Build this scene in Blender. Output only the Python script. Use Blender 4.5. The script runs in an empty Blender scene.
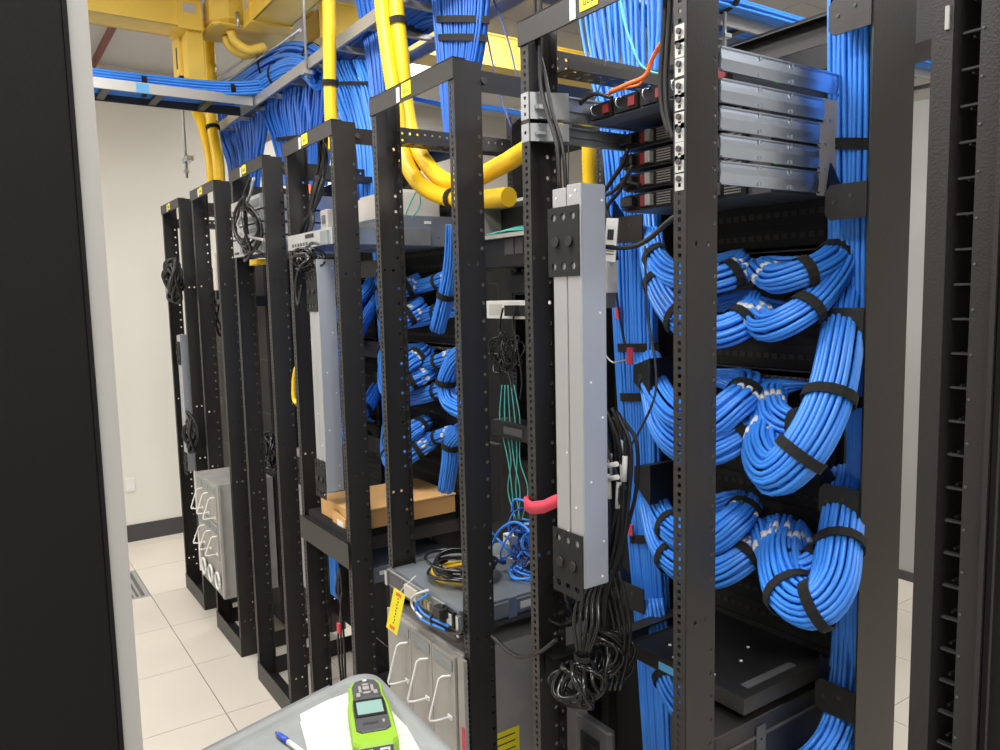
import bpy, bmesh, math, random
from mathutils import Vector, Matrix
S = bpy.context.scene
COL = S.collection
rnd = random.Random(7)
PI = math.pi
# ------------------------------------------------------------------ camera, world, lights
F = 774.5
RX = Vector((0.56532357, 0.82455389, -0.02280687)); UX = Vector((-0.07279467, 0.0774119, 0.99433814)); WX = Vector((-0.8216509, 0.56046256, -0.1037859))
CP = Vector((0, 0, 1.955))
cam = bpy.data.objects.new('camera', bpy.data.cameras.new('camera')); COL.objects.link(cam)
m = Matrix.Identity(4)
for i in range(3):
    m[i][0] = RX[i]; m[i][1] = UX[i]; m[i][2] = -WX[i]; m[i][3] = CP[i]
cam.matrix_world = m
cam.data.sensor_width = 36; cam.data.lens = F / 1000 * 36; cam.data.clip_start = .02
S.camera = cam
S.view_settings.view_transform = 'Standard'; S.view_settings.look = 'None'; S.view_settings.gamma = 1
S.view_settings.use_curve_mapping = False; S.view_settings.exposure = 0.0
wd = bpy.data.worlds.new('world'); S.world = wd; wd.use_nodes = True
wd.node_tree.nodes['Background'].inputs[0].default_value = (.9, .95, 1, 1); wd.node_tree.nodes['Background'].inputs[1].default_value = .25
CEIL = 3.79
LIGHTS = [(-5.6, -.95), (-3.2, -.95), (-.8, -.95), (1.6, -.95), (-5.6, 3.0), (-3.2, 3.0), (-.8, 3.0), (1.6, 3.0), (-2.0, .55), (0.6, .55)]
for (lx, ly) in LIGHTS:
    ld = bpy.data.lights.new('panel_light', 'AREA'); ld.shape = 'RECTANGLE'; ld.size = 1.15; ld.size_y = .55
    ld.energy = 58; ld.color = (1, .975, .94)
    lo = bpy.data.objects.new('panel_light', ld); lo.location = (lx, ly, CEIL - .07); COL.objects.link(lo)

def ray(x, y): return RX * ((x - 500) / F) - UX * ((y - 375) / F) + WX
def on(ax, v, x, y):
    d = ray(x, y); return CP + d * ((v - CP[ax]) / d[ax])
def PX(v, x, y): return on(0, v, x, y)
def PY(v, x, y): return on(1, v, x, y)
def PZ(v, x, y): return on(2, v, x, y)

# ------------------------------------------------------------------ materials
def mat(name, col, rough=.5, metal=0., bump=0., bscale=60, var=0., vscale=8, emis=0, spec=None):
    M = bpy.data.materials.new(name); M.use_nodes = True; nt = M.node_tree; b = nt.nodes['Principled BSDF']
    b.inputs['Base Color'].default_value = (*col, 1); b.inputs['Roughness'].default_value = rough; b.inputs['Metallic'].default_value = metal
    if spec is not None: b.inputs['Specular IOR Level'].default_value = spec
    if emis:
        b.inputs['Emission Color'].default_value = (*col, 1); b.inputs['Emission Strength'].default_value = emis
    if bump or var:
        tc = nt.nodes.new('ShaderNodeTexCoord'); nz = nt.nodes.new('ShaderNodeTexNoise'); nz.inputs['Scale'].default_value = bscale
        nt.links.new(tc.outputs['Object'], nz.inputs['Vector'])
        if bump:
            bp = nt.nodes.new('ShaderNodeBump'); bp.inputs['Strength'].default_value = bump; bp.inputs['Distance'].default_value = .002
            nt.links.new(nz.outputs['Fac'], bp.inputs['Height']); nt.links.new(bp.outputs['Normal'], b.inputs['Normal'])
        if var:
            n2 = nt.nodes.new('ShaderNodeTexNoise'); n2.inputs['Scale'].default_value = vscale; nt.links.new(tc.outputs['Object'], n2.inputs['Vector'])
            rp = nt.nodes.new('ShaderNodeValToRGB')
            rp.color_ramp.elements[0].color = (*[c * (1 - var) for c in col], 1); rp.color_ramp.elements[1].color = (*[min(1, c * (1 + var)) for c in col], 1)
            rp.color_ramp.elements[0].position = .3; rp.color_ramp.elements[1].position = .7
            nt.links.new(n2.outputs['Fac'], rp.inputs['Fac']); nt.links.new(rp.outputs['Color'], b.inputs['Base Color'])
    return M
M = {}
M['rack'] = mat('rack_black', (.0165, .0155, .0145), .45, 0, .25, 260)
M['black'] = mat('black_plastic', (.008, .008, .008), .5)
M['matte'] = mat('matte_black', (.0045, .0045, .0045), .8)
M['velcro'] = mat('velcro_black', (.01, .01, .01), .95)
M['cab'] = mat('cabinet_black', (.0045, .0045, .0045), .7, 0, .15, 200, spec=.2)
M['greyedge'] = mat('cabinet_grey_edge', (.33, .33, .32), .5)
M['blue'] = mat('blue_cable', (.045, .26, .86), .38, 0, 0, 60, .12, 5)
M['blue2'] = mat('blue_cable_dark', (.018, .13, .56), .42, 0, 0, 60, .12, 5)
M['darkblue'] = mat('navy_cable', (.008, .03, .16), .5)
M['yellow'] = mat('yellow_tube', (.90, .56, .012), .42)
M['ytrough'] = mat('yellow_trough', (.88, .60, .09), .4, 0, 0, 60, .05, 3)
M['ytag'] = mat('yellow_tag', (.92, .80, .02), .5)
M['zinc'] = mat('galvanized_steel', (.52, .55, .58), .30, .85, .05, 150, .06, 20)
M['chrome'] = mat('rail_steel_blue_reflection', (.62, .70, .84), .27, .95)  # blue tint in the base colour stands for reflected blue cables
M['chassis'] = mat('grey_chassis', (.34, .33, .31), .55, .15, .08, 90, .12, 7)
M['pdu'] = mat('grey_aluminium', (.42, .43, .45), .42, .55)
M['pduc'] = mat('blue_grey_steel', (.33, .36, .42), .45, .3)
M['ladder'] = mat('ladder_steel', (.42, .42, .41), .4, .5)
M['dladder'] = mat('dark_tray_steel', (.06, .06, .065), .5, .3)
M['srv'] = mat('server_grey', (.25, .28, .30), .4, .5)
M['bgrey'] = mat('blue_grey_server', (.16, .18, .22), .5, .2)
M['white'] = mat('white_plastic', (.75, .75, .73), .5)
M['cream'] = mat('beige_metal', (.55, .52, .47), .5)
M['paper'] = mat('paper', (.66, .655, .62), .8)
M['wall'] = mat('wall_paint', (.70, .68, .63), .8, 0, .1, 50)
M['ceil'] = mat('ceiling_board', (.56, .55, .54), .9)
M['tile'] = mat('floor_tile', (.66, .61, .53), .38, 0, .02, 20, .025, 3)
M['joint'] = mat('floor_joint', (.13, .12, .11), .9)
M['base'] = mat('dark_baseboard', (.05, .05, .052), .6)
M['clip'] = mat('clip_zinc', (.50, .50, .48), .45, .3)
M['sky'] = mat('sky_blue_label', (.12, .46, .85), .5)
M['lamp'] = mat('lamp_diffuser', (1, .97, .92), .5, emis=2.2)
M['redstrap'] = mat('red_velcro', (.62, .05, .09), .8)
M['red'] = mat('red_plastic', (.20, .010, .016), .45)
M['orange'] = mat('orange_fibre', (.85, .17, .03), .5)
M['teal'] = mat('aqua_fibre', (.10, .55, .50), .5)
M['green'] = mat('lime_rubber', (.27, .50, .03), .5)
M['dgrey'] = mat('dark_grey_plastic', (.075, .075, .08), .5)
M['lcd'] = mat('lcd_screen', (.26, .42, .38), .3)
M['cart'] = mat('grey_cart_plastic', (.26, .275, .275), .55, 0, .3, 120, .06, 14)
M['cartd'] = mat('cart_handle_grey', (.17, .18, .185), .55)
M['card'] = mat('cardboard', (.62, .36, .14), .8, 0, .1, 40, .05, 6)
M['kraft'] = mat('cardboard_edge', (.40, .22, .08), .8)
M['penblue'] = mat('pen_blue', (.03, .08, .5), .3)
M['gold'] = mat('contact_metal', (.55, .47, .30), .4, .8)
M['pipe'] = mat('maroon_pipe', (.16, .03, .025), .5)
M['ink'] = mat('ink', (.02, .02, .03), .7)
M['led'] = mat('green_led', (.4, 1, .1), .5, emis=4)
M['beige'] = mat('beige_panel', (.45, .42, .39), .6)
M['duct'] = mat('grey_wall_panel', (.36, .36, .35), .55)

# ------------------------------------------------------------------ mesh builder
class MB:
    def __init__(s): s.v = []; s.f = []; s.sm = []
    def quad(s, a, b, c, d):
        n = len(s.v); s.v += [tuple(a), tuple(b), tuple(c), tuple(d)]; s.f.append((n, n+1, n+2, n+3)); s.sm.append(False)
    def box(s, x0, x1, y0, y1, z0, z1, M4=None):
        n = len(s.v); P = [Vector((x, y, z)) for z in (z0, z1) for y in (y0, y1) for x in (x0, x1)]
        if M4 is not None: P = [M4 @ p for p in P]
        s.v += [tuple(p) for p in P]
        for q in ((0, 2, 3, 1), (4, 5, 7, 6), (0, 1, 5, 4), (2, 6, 7, 3), (0, 4, 6, 2), (1, 3, 7, 5)):
            s.f.append(tuple(n + k for k in q)); s.sm.append(False)
        return s
    def bevbox(s, x0, x1, y0, y1, z0, z1, b, M4=None):
        # box with chamfered vertical (z) edges and top
        P = []
        def ring(z, i):
            return [Vector(q) for q in ((x0+b, y0+i, z), (x1-b, y0+i, z), (x1-i, y0+b, z), (x1-i, y1-b, z), (x1-b, y1-i, z), (x0+b, y1-i, z), (x0+i, y1-b, z), (x0+i, y0+b, z))]
        R = [ring(z0, b*.4), ring(z0+b*.4, 0), ring(z1-b*.4, 0), ring(z1, b*.4)]
        n = len(s.v)
        for r in R:
            for p in r: s.v.append(tuple(M4 @ p if M4 is not None else p))
        for k in range(3):
            for j in range(8):
                s.f.append((n+k*8+j, n+k*8+(j+1) % 8, n+(k+1)*8+(j+1) % 8, n+(k+1)*8+j)); s.sm.append(False)
        s.f.append(tuple(n+j for j in range(7, -1, -1))); s.f.append(tuple(n+24+j for j in range(8))); s.sm += [False, False]
        return s
    def tube(s, path, r, sides=6, caps=True, closed=False, rf=None):
        path = [Vector(p) for p in path]; N = len(path); n = len(s.v)
        t = (path[1]-path[0]).normalized(); up = Vector((0, 0, 1)) if abs(t.z) < .9 else Vector((1, 0, 0))
        a = t.cross(up).normalized()
        for i, p in enumerate(path):
            t = (path[min(i+1, N-1)] - path[max(i-1, 0)])
            if t.length < 1e-9: t = Vector((0, 0, 1))
            t.normalize(); a = (a - t*a.dot(t))
            if a.length < 1e-6: a = t.orthogonal()
            a.normalize(); b = t.cross(a); rr = rf(i) * r if rf else r
            for k in range(sides):
                th = 2*PI*k/sides; s.v.append(tuple(p + (a*math.cos(th)+b*math.sin(th))*rr))
        for i in range(N-1):
            for k in range(sides):
                k2 = (k+1) % sides
                s.f.append((n+i*sides+k, n+i*sides+k2, n+(i+1)*sides+k2, n+(i+1)*sides+k)); s.sm.append(True)
        if caps:
            s.f.append(tuple(n+k for k in range(sides-1, -1, -1))); s.f.append(tuple(n+(N-1)*sides+k for k in range(sides))); s.sm += [False, False]
        return s
    def disc(s, c, nrm, r, h, sides=10):
        c = Vector(c); nrm = Vector(nrm).normalized(); return s.tube([c, c+nrm*h], r, sides)
    def hole_strip(s, o, u, v, w, L, holes, hs, sides=4):
        """sheet from o spanning w along u and L along v, with a row of holes (u0, v) of half size hs"""
        o, u, v = Vector(o), Vector(u), Vector(v); cur = 0
        holes = sorted(holes, key=lambda h: h[1])
        groups = []
        for h in holes:
            if groups and abs(groups[-1][0][1]-h[1]) < hs*.5: groups[-1].append(h)
            else: groups.append([h])
        for g in groups:
            vc = g[0][1]; a, b = vc-hs*1.35, vc+hs*1.35
            if a > cur: s.quad(o+v*cur, o+u*w+v*cur, o+u*w+v*a, o+v*a)
            else: a = cur
            g = sorted(g); xs = [0.] + [(g[i][0]+g[i+1][0])/2 for i in range(len(g)-1)] + [w]
            for i, (uc, _) in enumerate(g):
                x0, x1 = xs[i], xs[i+1]; n = len(s.v)
                outer = [o+u*x+v*y for x, y in ((x0, a), (x1, a), (x1, b), (x0, b))]
                if sides == 4:
                    inner = [o+u*(uc+i1*hs)+v*(vc+j*hs) for i1, j in ((-1, -1), (1, -1), (1, 1), (-1, 1))]
                    s.v += [tuple(p) for p in outer+inner]
                    for k in range(4): s.f.append((n+k, n+(k+1) % 4, n+4+(k+1) % 4, n+4+k)); s.sm.append(False)
                else:
                    ring = [o+u*(uc+math.cos(PI/4*k-3*PI/4)*hs)+v*(vc+math.sin(PI/4*k-3*PI/4)*hs) for k in range(8)]
                    s.v += [tuple(p) for p in outer+ring]
                    for k in range(4):
                        s.f.append((n+k, n+(k+1) % 4, n+4+(2*k+2) % 8, n+4+2*k+1, n+4+2*k)); s.sm.append(False)
            cur = b
        if cur < L: s.quad(o+v*cur, o+u*w+v*cur, o+u*w+v*L, o+v*L)
        return s
    def mesh(s, name, mt):
        me = bpy.data.meshes.new(name); me.from_pydata(s.v, [], s.f); me.polygons.foreach_set('use_smooth', s.sm)
        me.materials.append(M[mt]); me.update(); return me
    def build(s, name, mt, parent=None, loc=None):
        return mk(name, s.mesh(name, mt), parent, loc)
def mk(name, me, parent=None, loc=None):
    o = bpy.data.objects.new(name, me); COL.objects.link(o)
    if loc is not None: o.location = loc
    if parent is not None: o.parent = parent
    return o
def B(name, mt, parent, *a, b=0):
    q = MB(); (q.bevbox(*a, b) if b else q.box(*a)); return q.build(name, mt, parent)
def tag(o, label=None, cat=None, group=None, kind=None):
    if label: o['label'] = label
    if cat: o['category'] = cat
    if group: o['group'] = group
    if kind: o['kind'] = kind
    return o
def thing(name, label, cat, loc=(0, 0, 0), group=None, rz=0):
    o = bpy.data.objects.new(name, None); COL.objects.link(o); o.location = loc; o.rotation_euler = (0, 0, rz); o.empty_display_size = .05
    return tag(o, label, cat, group)
def solid(o, t, off=-1):
    md = o.modifiers.new('thickness', 'SOLIDIFY'); md.thickness = t; md.offset = off; return o
def copy_tree(o, parent=None, kids=None):
    c = o.copy(); COL.objects.link(c)
    if parent is not None: c.parent = parent
    for ch in o.children: copy_tree(ch, c)
    return c
def rebase(root, loc):
    """move the Empty to its base and keep its world-built children in place"""
    loc = Vector(loc); root.location = loc
    for ch in root.children: ch.location = ch.location - loc
    return root
def catmull(P, n=6):
    P = [Vector(p) for p in P]; Q = [P[0]*2-P[1]] + P + [P[-1]*2-P[-2]]; out = []
    for i in range(1, len(Q)-2):
        a, b, c, d = Q[i-1:i+3]
        for k in range(n):
            t = k/n; out.append(.5*((2*b)+(c-a)*t+(2*a-5*b+4*c-d)*t*t+(3*b-a-3*c+d)*t**3))
    out.append(P[-1]); return out
def strap_ring(path_pt, tan, side, up, ra, rb, w=.012):
    q = MB(); N = 14; n = 0
    for k in range(N):
        th = 2*PI*k/N; d = side*math.cos(th)*ra + up*math.sin(th)*rb
        q.v += [tuple(path_pt+d-tan*w), tuple(path_pt+d*1.06-tan*w), tuple(path_pt+d*1.06+tan*w), tuple(path_pt+d+tan*w)]
    for k in range(N):
        a, b = 4*k, 4*((k+1) % N)
        for j in ((0, 1), (1, 2), (2, 3), (3, 0)): q.f.append((a+j[0], b+j[0], b+j[1], a+j[1])); q.sm.append(False)
    return q
def frames(path):
    a = None; out = []
    for i in range(len(path)):
        t = (path[min(i+1, len(path)-1)]-path[max(i-1, 0)]).normalized()
        if a is None: a = t.cross(Vector((0, 1, 0)) if abs(t.y) < .9 else Vector((1, 0, 0))).normalized()
        a = (a-t*a.dot(t)).normalized(); out.append((t, a, t.cross(a)))
    return out
def rings(R, r, n):
    out = []; rr = R-r
    while len(out) < n and rr > r*.5:
        k = max(1, int(2*PI*rr/(2.05*r)))
        for j in range(k):
            if len(out) < n: out.append((rr*math.cos(2*PI*j/k+rr*50), rr*math.sin(2*PI*j/k+rr*50)))
        rr -= 2*r
    return out
def bundle(name, label, cat, pts, R, n, r, mt='blue', straps=(), fan=None, sleeves=False, flat=1., seed=1, group=None, joined=False, sub=5, strapw=.011, swell=0.):
    rd = random.Random(seed); path = catmull(pts, sub); fr = frames(path); N = len(path)
    root = thing(name, label, cat, (0, 0, 0), group)
    offs = rings(R, r, n); big = MB(); ports = sorted(fan, key=lambda p: p[0]) if fan else None
    order = sorted(range(len(offs)), key=lambda i: (path[-1]+fr[-1][1]*offs[i][0]+fr[-1][2]*offs[i][1]*flat).x)
    rank = {i: k for k, i in enumerate(order)}
    for i, (ox, oy) in enumerate(offs):
        ph = rd.uniform(0, 6.28); am = rd.uniform(.0, .25)*r*2; tw = rd.uniform(-.12, .12); P = []
        for j in range(N):
            t, a, b = fr[j]; th = tw*j/N*2; s = 1 + swell*math.sin(PI*j/(N-1)); cx, cy = ox*math.cos(th)-oy*math.sin(th), ox*math.sin(th)+oy*math.cos(th)
            P.append(path[j] + a*(cx*s+am*math.sin(j*.35+ph)) + b*(cy*flat*s+am*math.cos(j*.3+ph)))
        if ports:
            pt = Vector(ports[int(rank[i]/max(1, len(offs))*len(ports)) % len(ports)]); a0 = P[-1]; d = pt-a0; L = d.length; t0 = fr[-1][0]
            for k in range(1, 7):
                u = k/6; c1 = a0+t0*L*.4; c2 = pt+Vector((0, -1, -.15)).normalized()*L*.35
                P.append(a0*(1-u)**3+c1*3*u*(1-u)**2+c2*3*u*u*(1-u)+pt*u**3)
        if joined: big.tube(P, r, 5, False)
        else: MB().tube(P, r, 6, True).build('cable', mt, root)
        if sleeves and rd.random() < .75 and not joined:
            k = N-2-rd.randint(0, 1); MB().tube([P[k-1], P[k]], r*1.25, 6).build('label_sleeve', 'white', root)
        if sleeves and joined and rd.random() < .3: MB().tube([P[N-4], P[N-2]], r*1.25, 5).build('label_sleeve', 'white', root)
    if joined: tag(big.build('cables', mt, root), kind='stuff')
    for s in straps:
        j = min(N-1, int(s*(N-1))); t, a, b = fr[j]; sw = 1 + swell*math.sin(PI*j/(N-1))
        strap_ring(path[j], t, a, b, (R*1.06+.001)*sw, (R*flat*1.06+.001)*sw, strapw).build('velcro_strap', 'velcro', root)
    return rebase(root, path[0])
def ribbon(name, label, cat, left, right, n, r, mt='blue', layers=1, joined=False, straps=(), seed=3, group=None, lay=Vector((0, .010, 0)), jit=.35, sub=5, skip=.0):
    rd = random.Random(seed); A = catmull(left, sub); Bp = catmull(right, sub); N = len(A); root = thing(name, label, cat, (0, 0, 0), group); big = MB()
    for l in range(layers):
        for i in range(n):
            if rd.random() < skip: continue
            u = (i+.5*(l % 2))/(n-.5); ph = rd.uniform(0, 6.28); w = rd.uniform(0, jit); dy = rd.uniform(-.5, .5)*jit
            P = [A[j].lerp(Bp[j], min(1, max(0, u+math.sin(j*.4+ph)*w/n)))+lay*(l+dy*math.sin(j*.23+ph)) for j in range(N)]
            if joined: big.tube(P, r, 5, False)
            else: MB().tube(P, r, 6, False).build('cable', mt, root)
    if joined: tag(big.build('cables', mt, root), kind='stuff')
    for s in straps:
        j = min(N-2, max(1, int(s*(N-1)))); c = (A[j]+Bp[j])/2+lay*(layers-1)/2; side = (Bp[j]-A[j]); t = (A[j+1]-A[j-1]).normalized()
        up = side.normalized().cross(t).normalized()
        strap_ring(c, t, side.normalized(), up, side.length*.5+r*1.5, lay.length*(layers-1)/2*1.0+r*2.2, .012).build('velcro_strap', 'velcro', root)
    return rebase(root, A[0])
def wire(name, label, cat, pts, r, mt='black', parent=None, sub=6, sides=6, group=None, rf=None):
    o = MB().tube(catmull(pts, sub), r, sides, True, rf=rf).build(name, mt, parent)
    if parent is None: tag(o, label, cat, group)
    return o
# ================================================================== SETTING
def struct(o, label=None): o['kind'] = 'structure'; return o
TX, TY, TS = -3.65, .867, .6096
XW, YB, YF, XR = -6.85, 6.2, -2.7, 3.2
fl = struct(B('floor', 'joint', None, XW, XR, YF, YB, -.05, -.006))
tiles = None
for i in range(-6, 12):
    for j in range(-6, 9):
        x0, y0 = TX+TS*i, TY+TS*j
        if x0+TS < XW+.02 or x0 > 1.2 or y0+TS < YF or y0 > YB or (x0 > -.6 and y0 < -.9): continue
        if i == -4 and j == -1:
            continue
        if tiles is None:
            q = MB(); g = .0022
            q.box(g, TS-g, g, TS-g, -.012, 0); tiles = q.mesh('floor_tile', 'tile')
        mk('floor_tile', tiles, fl, (x0, y0, 0))
# perforated air grille tile
gx, gy = TX+TS*-4, TY-TS
gr = thing('floor_grille', 'metal perforated air grille tile set in the floor at left', 'grille', (gx, gy, -.012))
q = MB(); q.box(.003, TS-.003, .003, .03, 0, .012); q.box(.003, TS-.003, TS-.03, TS-.003, 0, .012); q.box(.003, .03, .03, TS-.03, 0, .012); q.box(TS-.03, TS-.003, .03, TS-.03, 0, .012)
q.build('frame', 'zinc', gr)
sl = MB().box(.03, TS-.03, -.007, .007, .002, .011).mesh('slat', 'zinc')
for k in range(17): mk('slat', sl, gr, (0, .06+k*.0305, 0))
struct(B('ceiling', 'joint', None, XW, XR, YF, YB, CEIL+.012, CEIL+.1))
ceo = bpy.data.objects['ceiling']; cm = MB().box(.003, 1.2162, .003, .6066, 0, .012).mesh('ceiling_panel', 'ceil')
for i in range(9):
    for j in range(15):
        x0, y0 = XW+1.2192*i, YF+TS*j
        if x0 > XR-.1 or y0 > YB: continue
        mk('ceiling_panel', cm, ceo, (x0, y0, CEIL))
wl = struct(B('wall_left', 'wall', None, XW-.1, XW, YF, YB, 0, CEIL))
struct(B('wall_back', 'wall', None, XW, XR, YB, YB+.1, 0, CEIL))
struct(B('wall_front', 'wall', None, XW, XR, YF-.1, YF, 0, CEIL))
struct(B('wall_right', 'wall', None, XR, XR+.1, YF, YB, 0, CEIL))
struct(B('baseboard_left', 'base', None, XW, XW+.012, YF, YB, 0, .14))
struct(B('baseboard_back', 'base', None, XW+.012, XR, YB-.012, YB, 0, .11))
struct(B('baseboard_front', 'base', None, XW+.012, XR, YF, YF+.012, 0, .11))
struct(B('trim_1', 'ceil', None, XW, XW+.05, YF, YB, CEIL-.22, CEIL-.17))
B('outlet_plate', 'white', wl, XW, XW+.008, .95, 1.02, .42, .53)
names = ['at the far left end above the cross tray', 'second from the left over the aisle', 'over the camera side of the aisle', 'at the near right over the aisle', 'at the far left behind the racks', 'second from left behind the racks', 'third from left behind the racks', 'at the right behind the racks', 'above the middle racks', 'above the nearest cabinet']
for k, (lx, ly) in enumerate(LIGHTS):
    t = thing('ceiling_light', 'white recessed panel light '+names[k], 'light', (lx, ly, CEIL-.05), 'panel lights in the ceiling')
    q = MB(); q.box(-.61, .61, -.305, -.285, 0, .05); q.box(-.61, .61, .285, .305, 0, .05); q.box(-.61, -.59, -.285, .285, 0, .05); q.box(.59, .61, -.285, .285, 0, .05); q.build('frame', 'white', t)
    B('diffuser', 'lamp', t, -.59, .59, -.285, .285, .02, .045)

# ================================================================== RACKS
RW, RD, RH, Y0, Y1 = .504, .083, 2.573, 1.10, 1.62
U = .0485
def post_mesh():
    q = MB(); L = RH-.001
    eia = []; z = .11; k = 0
    while z < L-.06:
        eia.append((.016, z)); z += (.0173, .0173, .0139)[k % 3]; k += 1
    q.hole_strip((0, 0, 0), (1, 0, 0), (0, 0, 1), .031, L, eia, .0040)                # front flange
    q.hole_strip((0, RD, 0), (1, 0, 0), (0, 0, 1), .031, L, eia[::3], .0045)           # rear flange
    web = [(RD-.010, .15+.0495*i) for i in range(47)]
    big = []
    for zc in (.20, .98, 1.306, 2.04): big += [(.026, zc), (.056, zc)]
    web = [h for h in web if all(abs(h[1]-b[1]) > .034 for b in big)]
    q2 = MB(); q2.hole_strip((0, 0, 0), (0, 1, 0), (0, 0, 1), RD, L, web+[b for b in big], .0052, 8)
    q.v, n = q.v, len(q.v)
    q.v += q2.v; q.f += [tuple(i+n for i in f) for f in q2.f]; q.sm += q2.sm
    return q
pm = post_mesh(); postL = pm.mesh('post', 'rack')
pm.v = [(-x, y, z) for x, y, z in pm.v]; pm.f = [tuple(reversed(f)) for f in pm.f]; postR = pm.mesh('post', 'rack')
def post(root, me, x, y):
    o = mk('post', me, root, (x, y, 0)); md = o.modifiers.new('t', 'SOLIDIFY'); md.thickness = .0024; md.offset = 0; return o
def side_channel_mesh(D):
    q = MB()
    q.hole_strip((0, 0, 0), (0, 0, 1), (0, 1, 0), .06, D, [(.02, .02+.028*i) for i in range(int(D/.028))]+[(.042, .02+.028*i) for i in range(int(D/.028))], .0045, 8)
    q.hole_strip((0, 0, 0), (1, 0, 0), (0, 1, 0), .07, D, [(.02, .03+.04*i) for i in range(int(D/.04)-1)]+[(.052, .03+.04*i) for i in range(int(D/.04)-1)], .0085, 8)
    q.quad((.07, 0, 0), (.07, D, 0), (.07, D, .02), (.07, 0, .02))
    return q.mesh('lacing_channel', 'rack')
AX = [-5.497, -4.693, -3.892, -3.117, -2.298, -1.498]
who = ['farthest open black rack frame, beside the bare end wall', 'second farthest open black rack frame, holding the low grey chassis with wire handles', 'third open black rack frame from the far wall, with bright servers near its top', 'fourth open black rack frame from the far wall, with the cardboard box on its shelf',
       'second nearest open black rack frame, with the large grey chassis at its foot', 'nearest open black rack frame, full of looped blue cables']
lac = side_channel_mesh(Y1-Y0-RD)
racks = []
for k, ax in enumerate(AX):
    t = thing('open_rack', who[k], 'rack', (ax, Y0, 0), 'row of open four-post racks'); racks.append(t)
    post(t, postL, 0, 0); post(t, postR, RW, 0); post(t, postL, 0, Y1-Y0); post(t, postR, RW, Y1-Y0)
    for nm, y in (('top_bar', -.006), ('top_bar', Y1-Y0+RD)):
        q = MB(); q.box(-.003, RW+.003, y, y+.005, RH-.052, RH+.002); q.box(-.003, RW+.003, y, y+.04 if y < 0 else y-.03, RH, RH+.003); q.build(nm, 'rack', t)
    for y in (-.005, Y1-Y0+RD):
        q = MB(); q.box(0, RW, y, y+.005, 0, .10); q.box(.003, RW-.003, y+(.005 if y < 0 else -.1), y+(.1 if y < 0 else 0), .004, .009); q.build('base_bar', 'rack', t)
    if k < 5: B('side_rail', 'rack', t, RW-.006, RW-.002, RD, Y1-Y0, RH-.075, RH-.02)
    for x in (.002, RW-.006):
        B('side_rail', 'rack', t, x, x+.004, RD, Y1-Y0, .005, .095)
    if k < 3: B('side_rail', 'rack', t, RW-.006, RW-.002, RD, Y1-Y0, 1.92, 1.975)
    o = mk('lacing_channel', lac, t, (.004, RD, RH-.135 if k < 5 else RH-.105)); solid(o, .002)
    q = MB().box(.22, .275, -.0078, -.0062, RH-.042, RH-.004)
    tag(q.build('name_tag', 'ytag', t), 'small yellow label')
    q = MB()
    for i, (cx, hh) in enumerate(((.232, .018), (.243, .012), (.256, .018))):
        q.box(cx, cx+.008, -.0084, -.0079, RH-.032, RH-.030); q.box(cx, cx+.002, -.0084, -.0079, RH-.032, RH-.032+hh*.8); q.box(cx+.006, cx+.008, -.0084, -.0079, RH-.030, RH-.032+hh*.8)
    q.build('tag_marking', 'dladder', t)
    B('cable_clip', 'white', t, .188, .206, -.0085, -.0062, RH-.05, RH-.008)
    q = MB()
    for z in (RH-.047,): q.disc((RW+.001, RD-.022+.03, z), (1, 0, 0), .009, .006)
    q.build('bolt', 'dladder', t)
# ================================================================== LEFT / RIGHT CABINETS
t = thing('black_cabinet', 'tall matt black cabinet with pale grey corner edge, close at the left', 'cabinet', (-1.305, -.455, 0))
q = MB().box(-.30, .30, -.6, .571, 0, 2.9); q.build('body', 'cab', t)
B('corner_edge', 'greyedge', t, .292, .304, .571, .592, 0, 2.9); B('edge_lip', 'cab', t, .304, .307, .566, .571, 0, 2.9)
B('side_panel', 'cab', t, .30, .3035, -.58, .5655, .05, 2.88)
# right cabinet
t = thing('equipment_cabinet', 'tall black cabinet with inner cable fingers, close at the right edge', 'cabinet', (-.562, 1.1, 0))
B('front_post', 'rack', t, 0, .028, 0, .16, 0, 2.75); B('front_rail', 'rack', t, .062, .088, .0, .02, 0, 2.75); B('inner_rail', 'black', t, .03, .045, .1, .16, 0, 2.7)
B('back_panel', 'black', t, .028, .9, .16, .175, 0, 2.75); B('door_edge', 'rack', t, .092, .098, -.012, .02, 0, 2.75); B('door', 'cab', t, .10, .9, -.008, .02, 0, 2.75)
B('door_bead', 'rack', t, .108, .111, -.011, -.008, 0, 2.75)
B('top_panel', 'cab', t, 0, .9, 0, .175, 2.75, 2.80); B('side_plate', 'rack', t, -.002, 0, 0, .4, 2.35, 2.75)
fm = MB(); fm.box(.03, .062, .022, .030, 0, .003); fm.box(.03, .033, .05, .1, 0, .003)
fm = fm.mesh('cable_finger', 'dladder')
for i in range(55): mk('cable_finger', fm, t, (0, 0, .1+i*.0475))
scm = MB().disc((0, 0, 0), (0, -1, 0), .0018, .002, 8).mesh('screw', 'dgrey')
for i in range(40): mk('screw', scm, t, (.066, 0, .3+i*.06))
B('hinge_plate', 'chassis', t, .018, .023, -.003, 0, 2.29, 2.32)
# grey partition behind, seen through the gap
wp = struct(B('wall_partition', 'duct', None, -3.6, -.9, 5.02, 5.10, 0, 3.1))
struct(B('baseboard_partition', 'base', None, -3.6, -.9, 5.005, 5.02, 0, .06))
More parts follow.
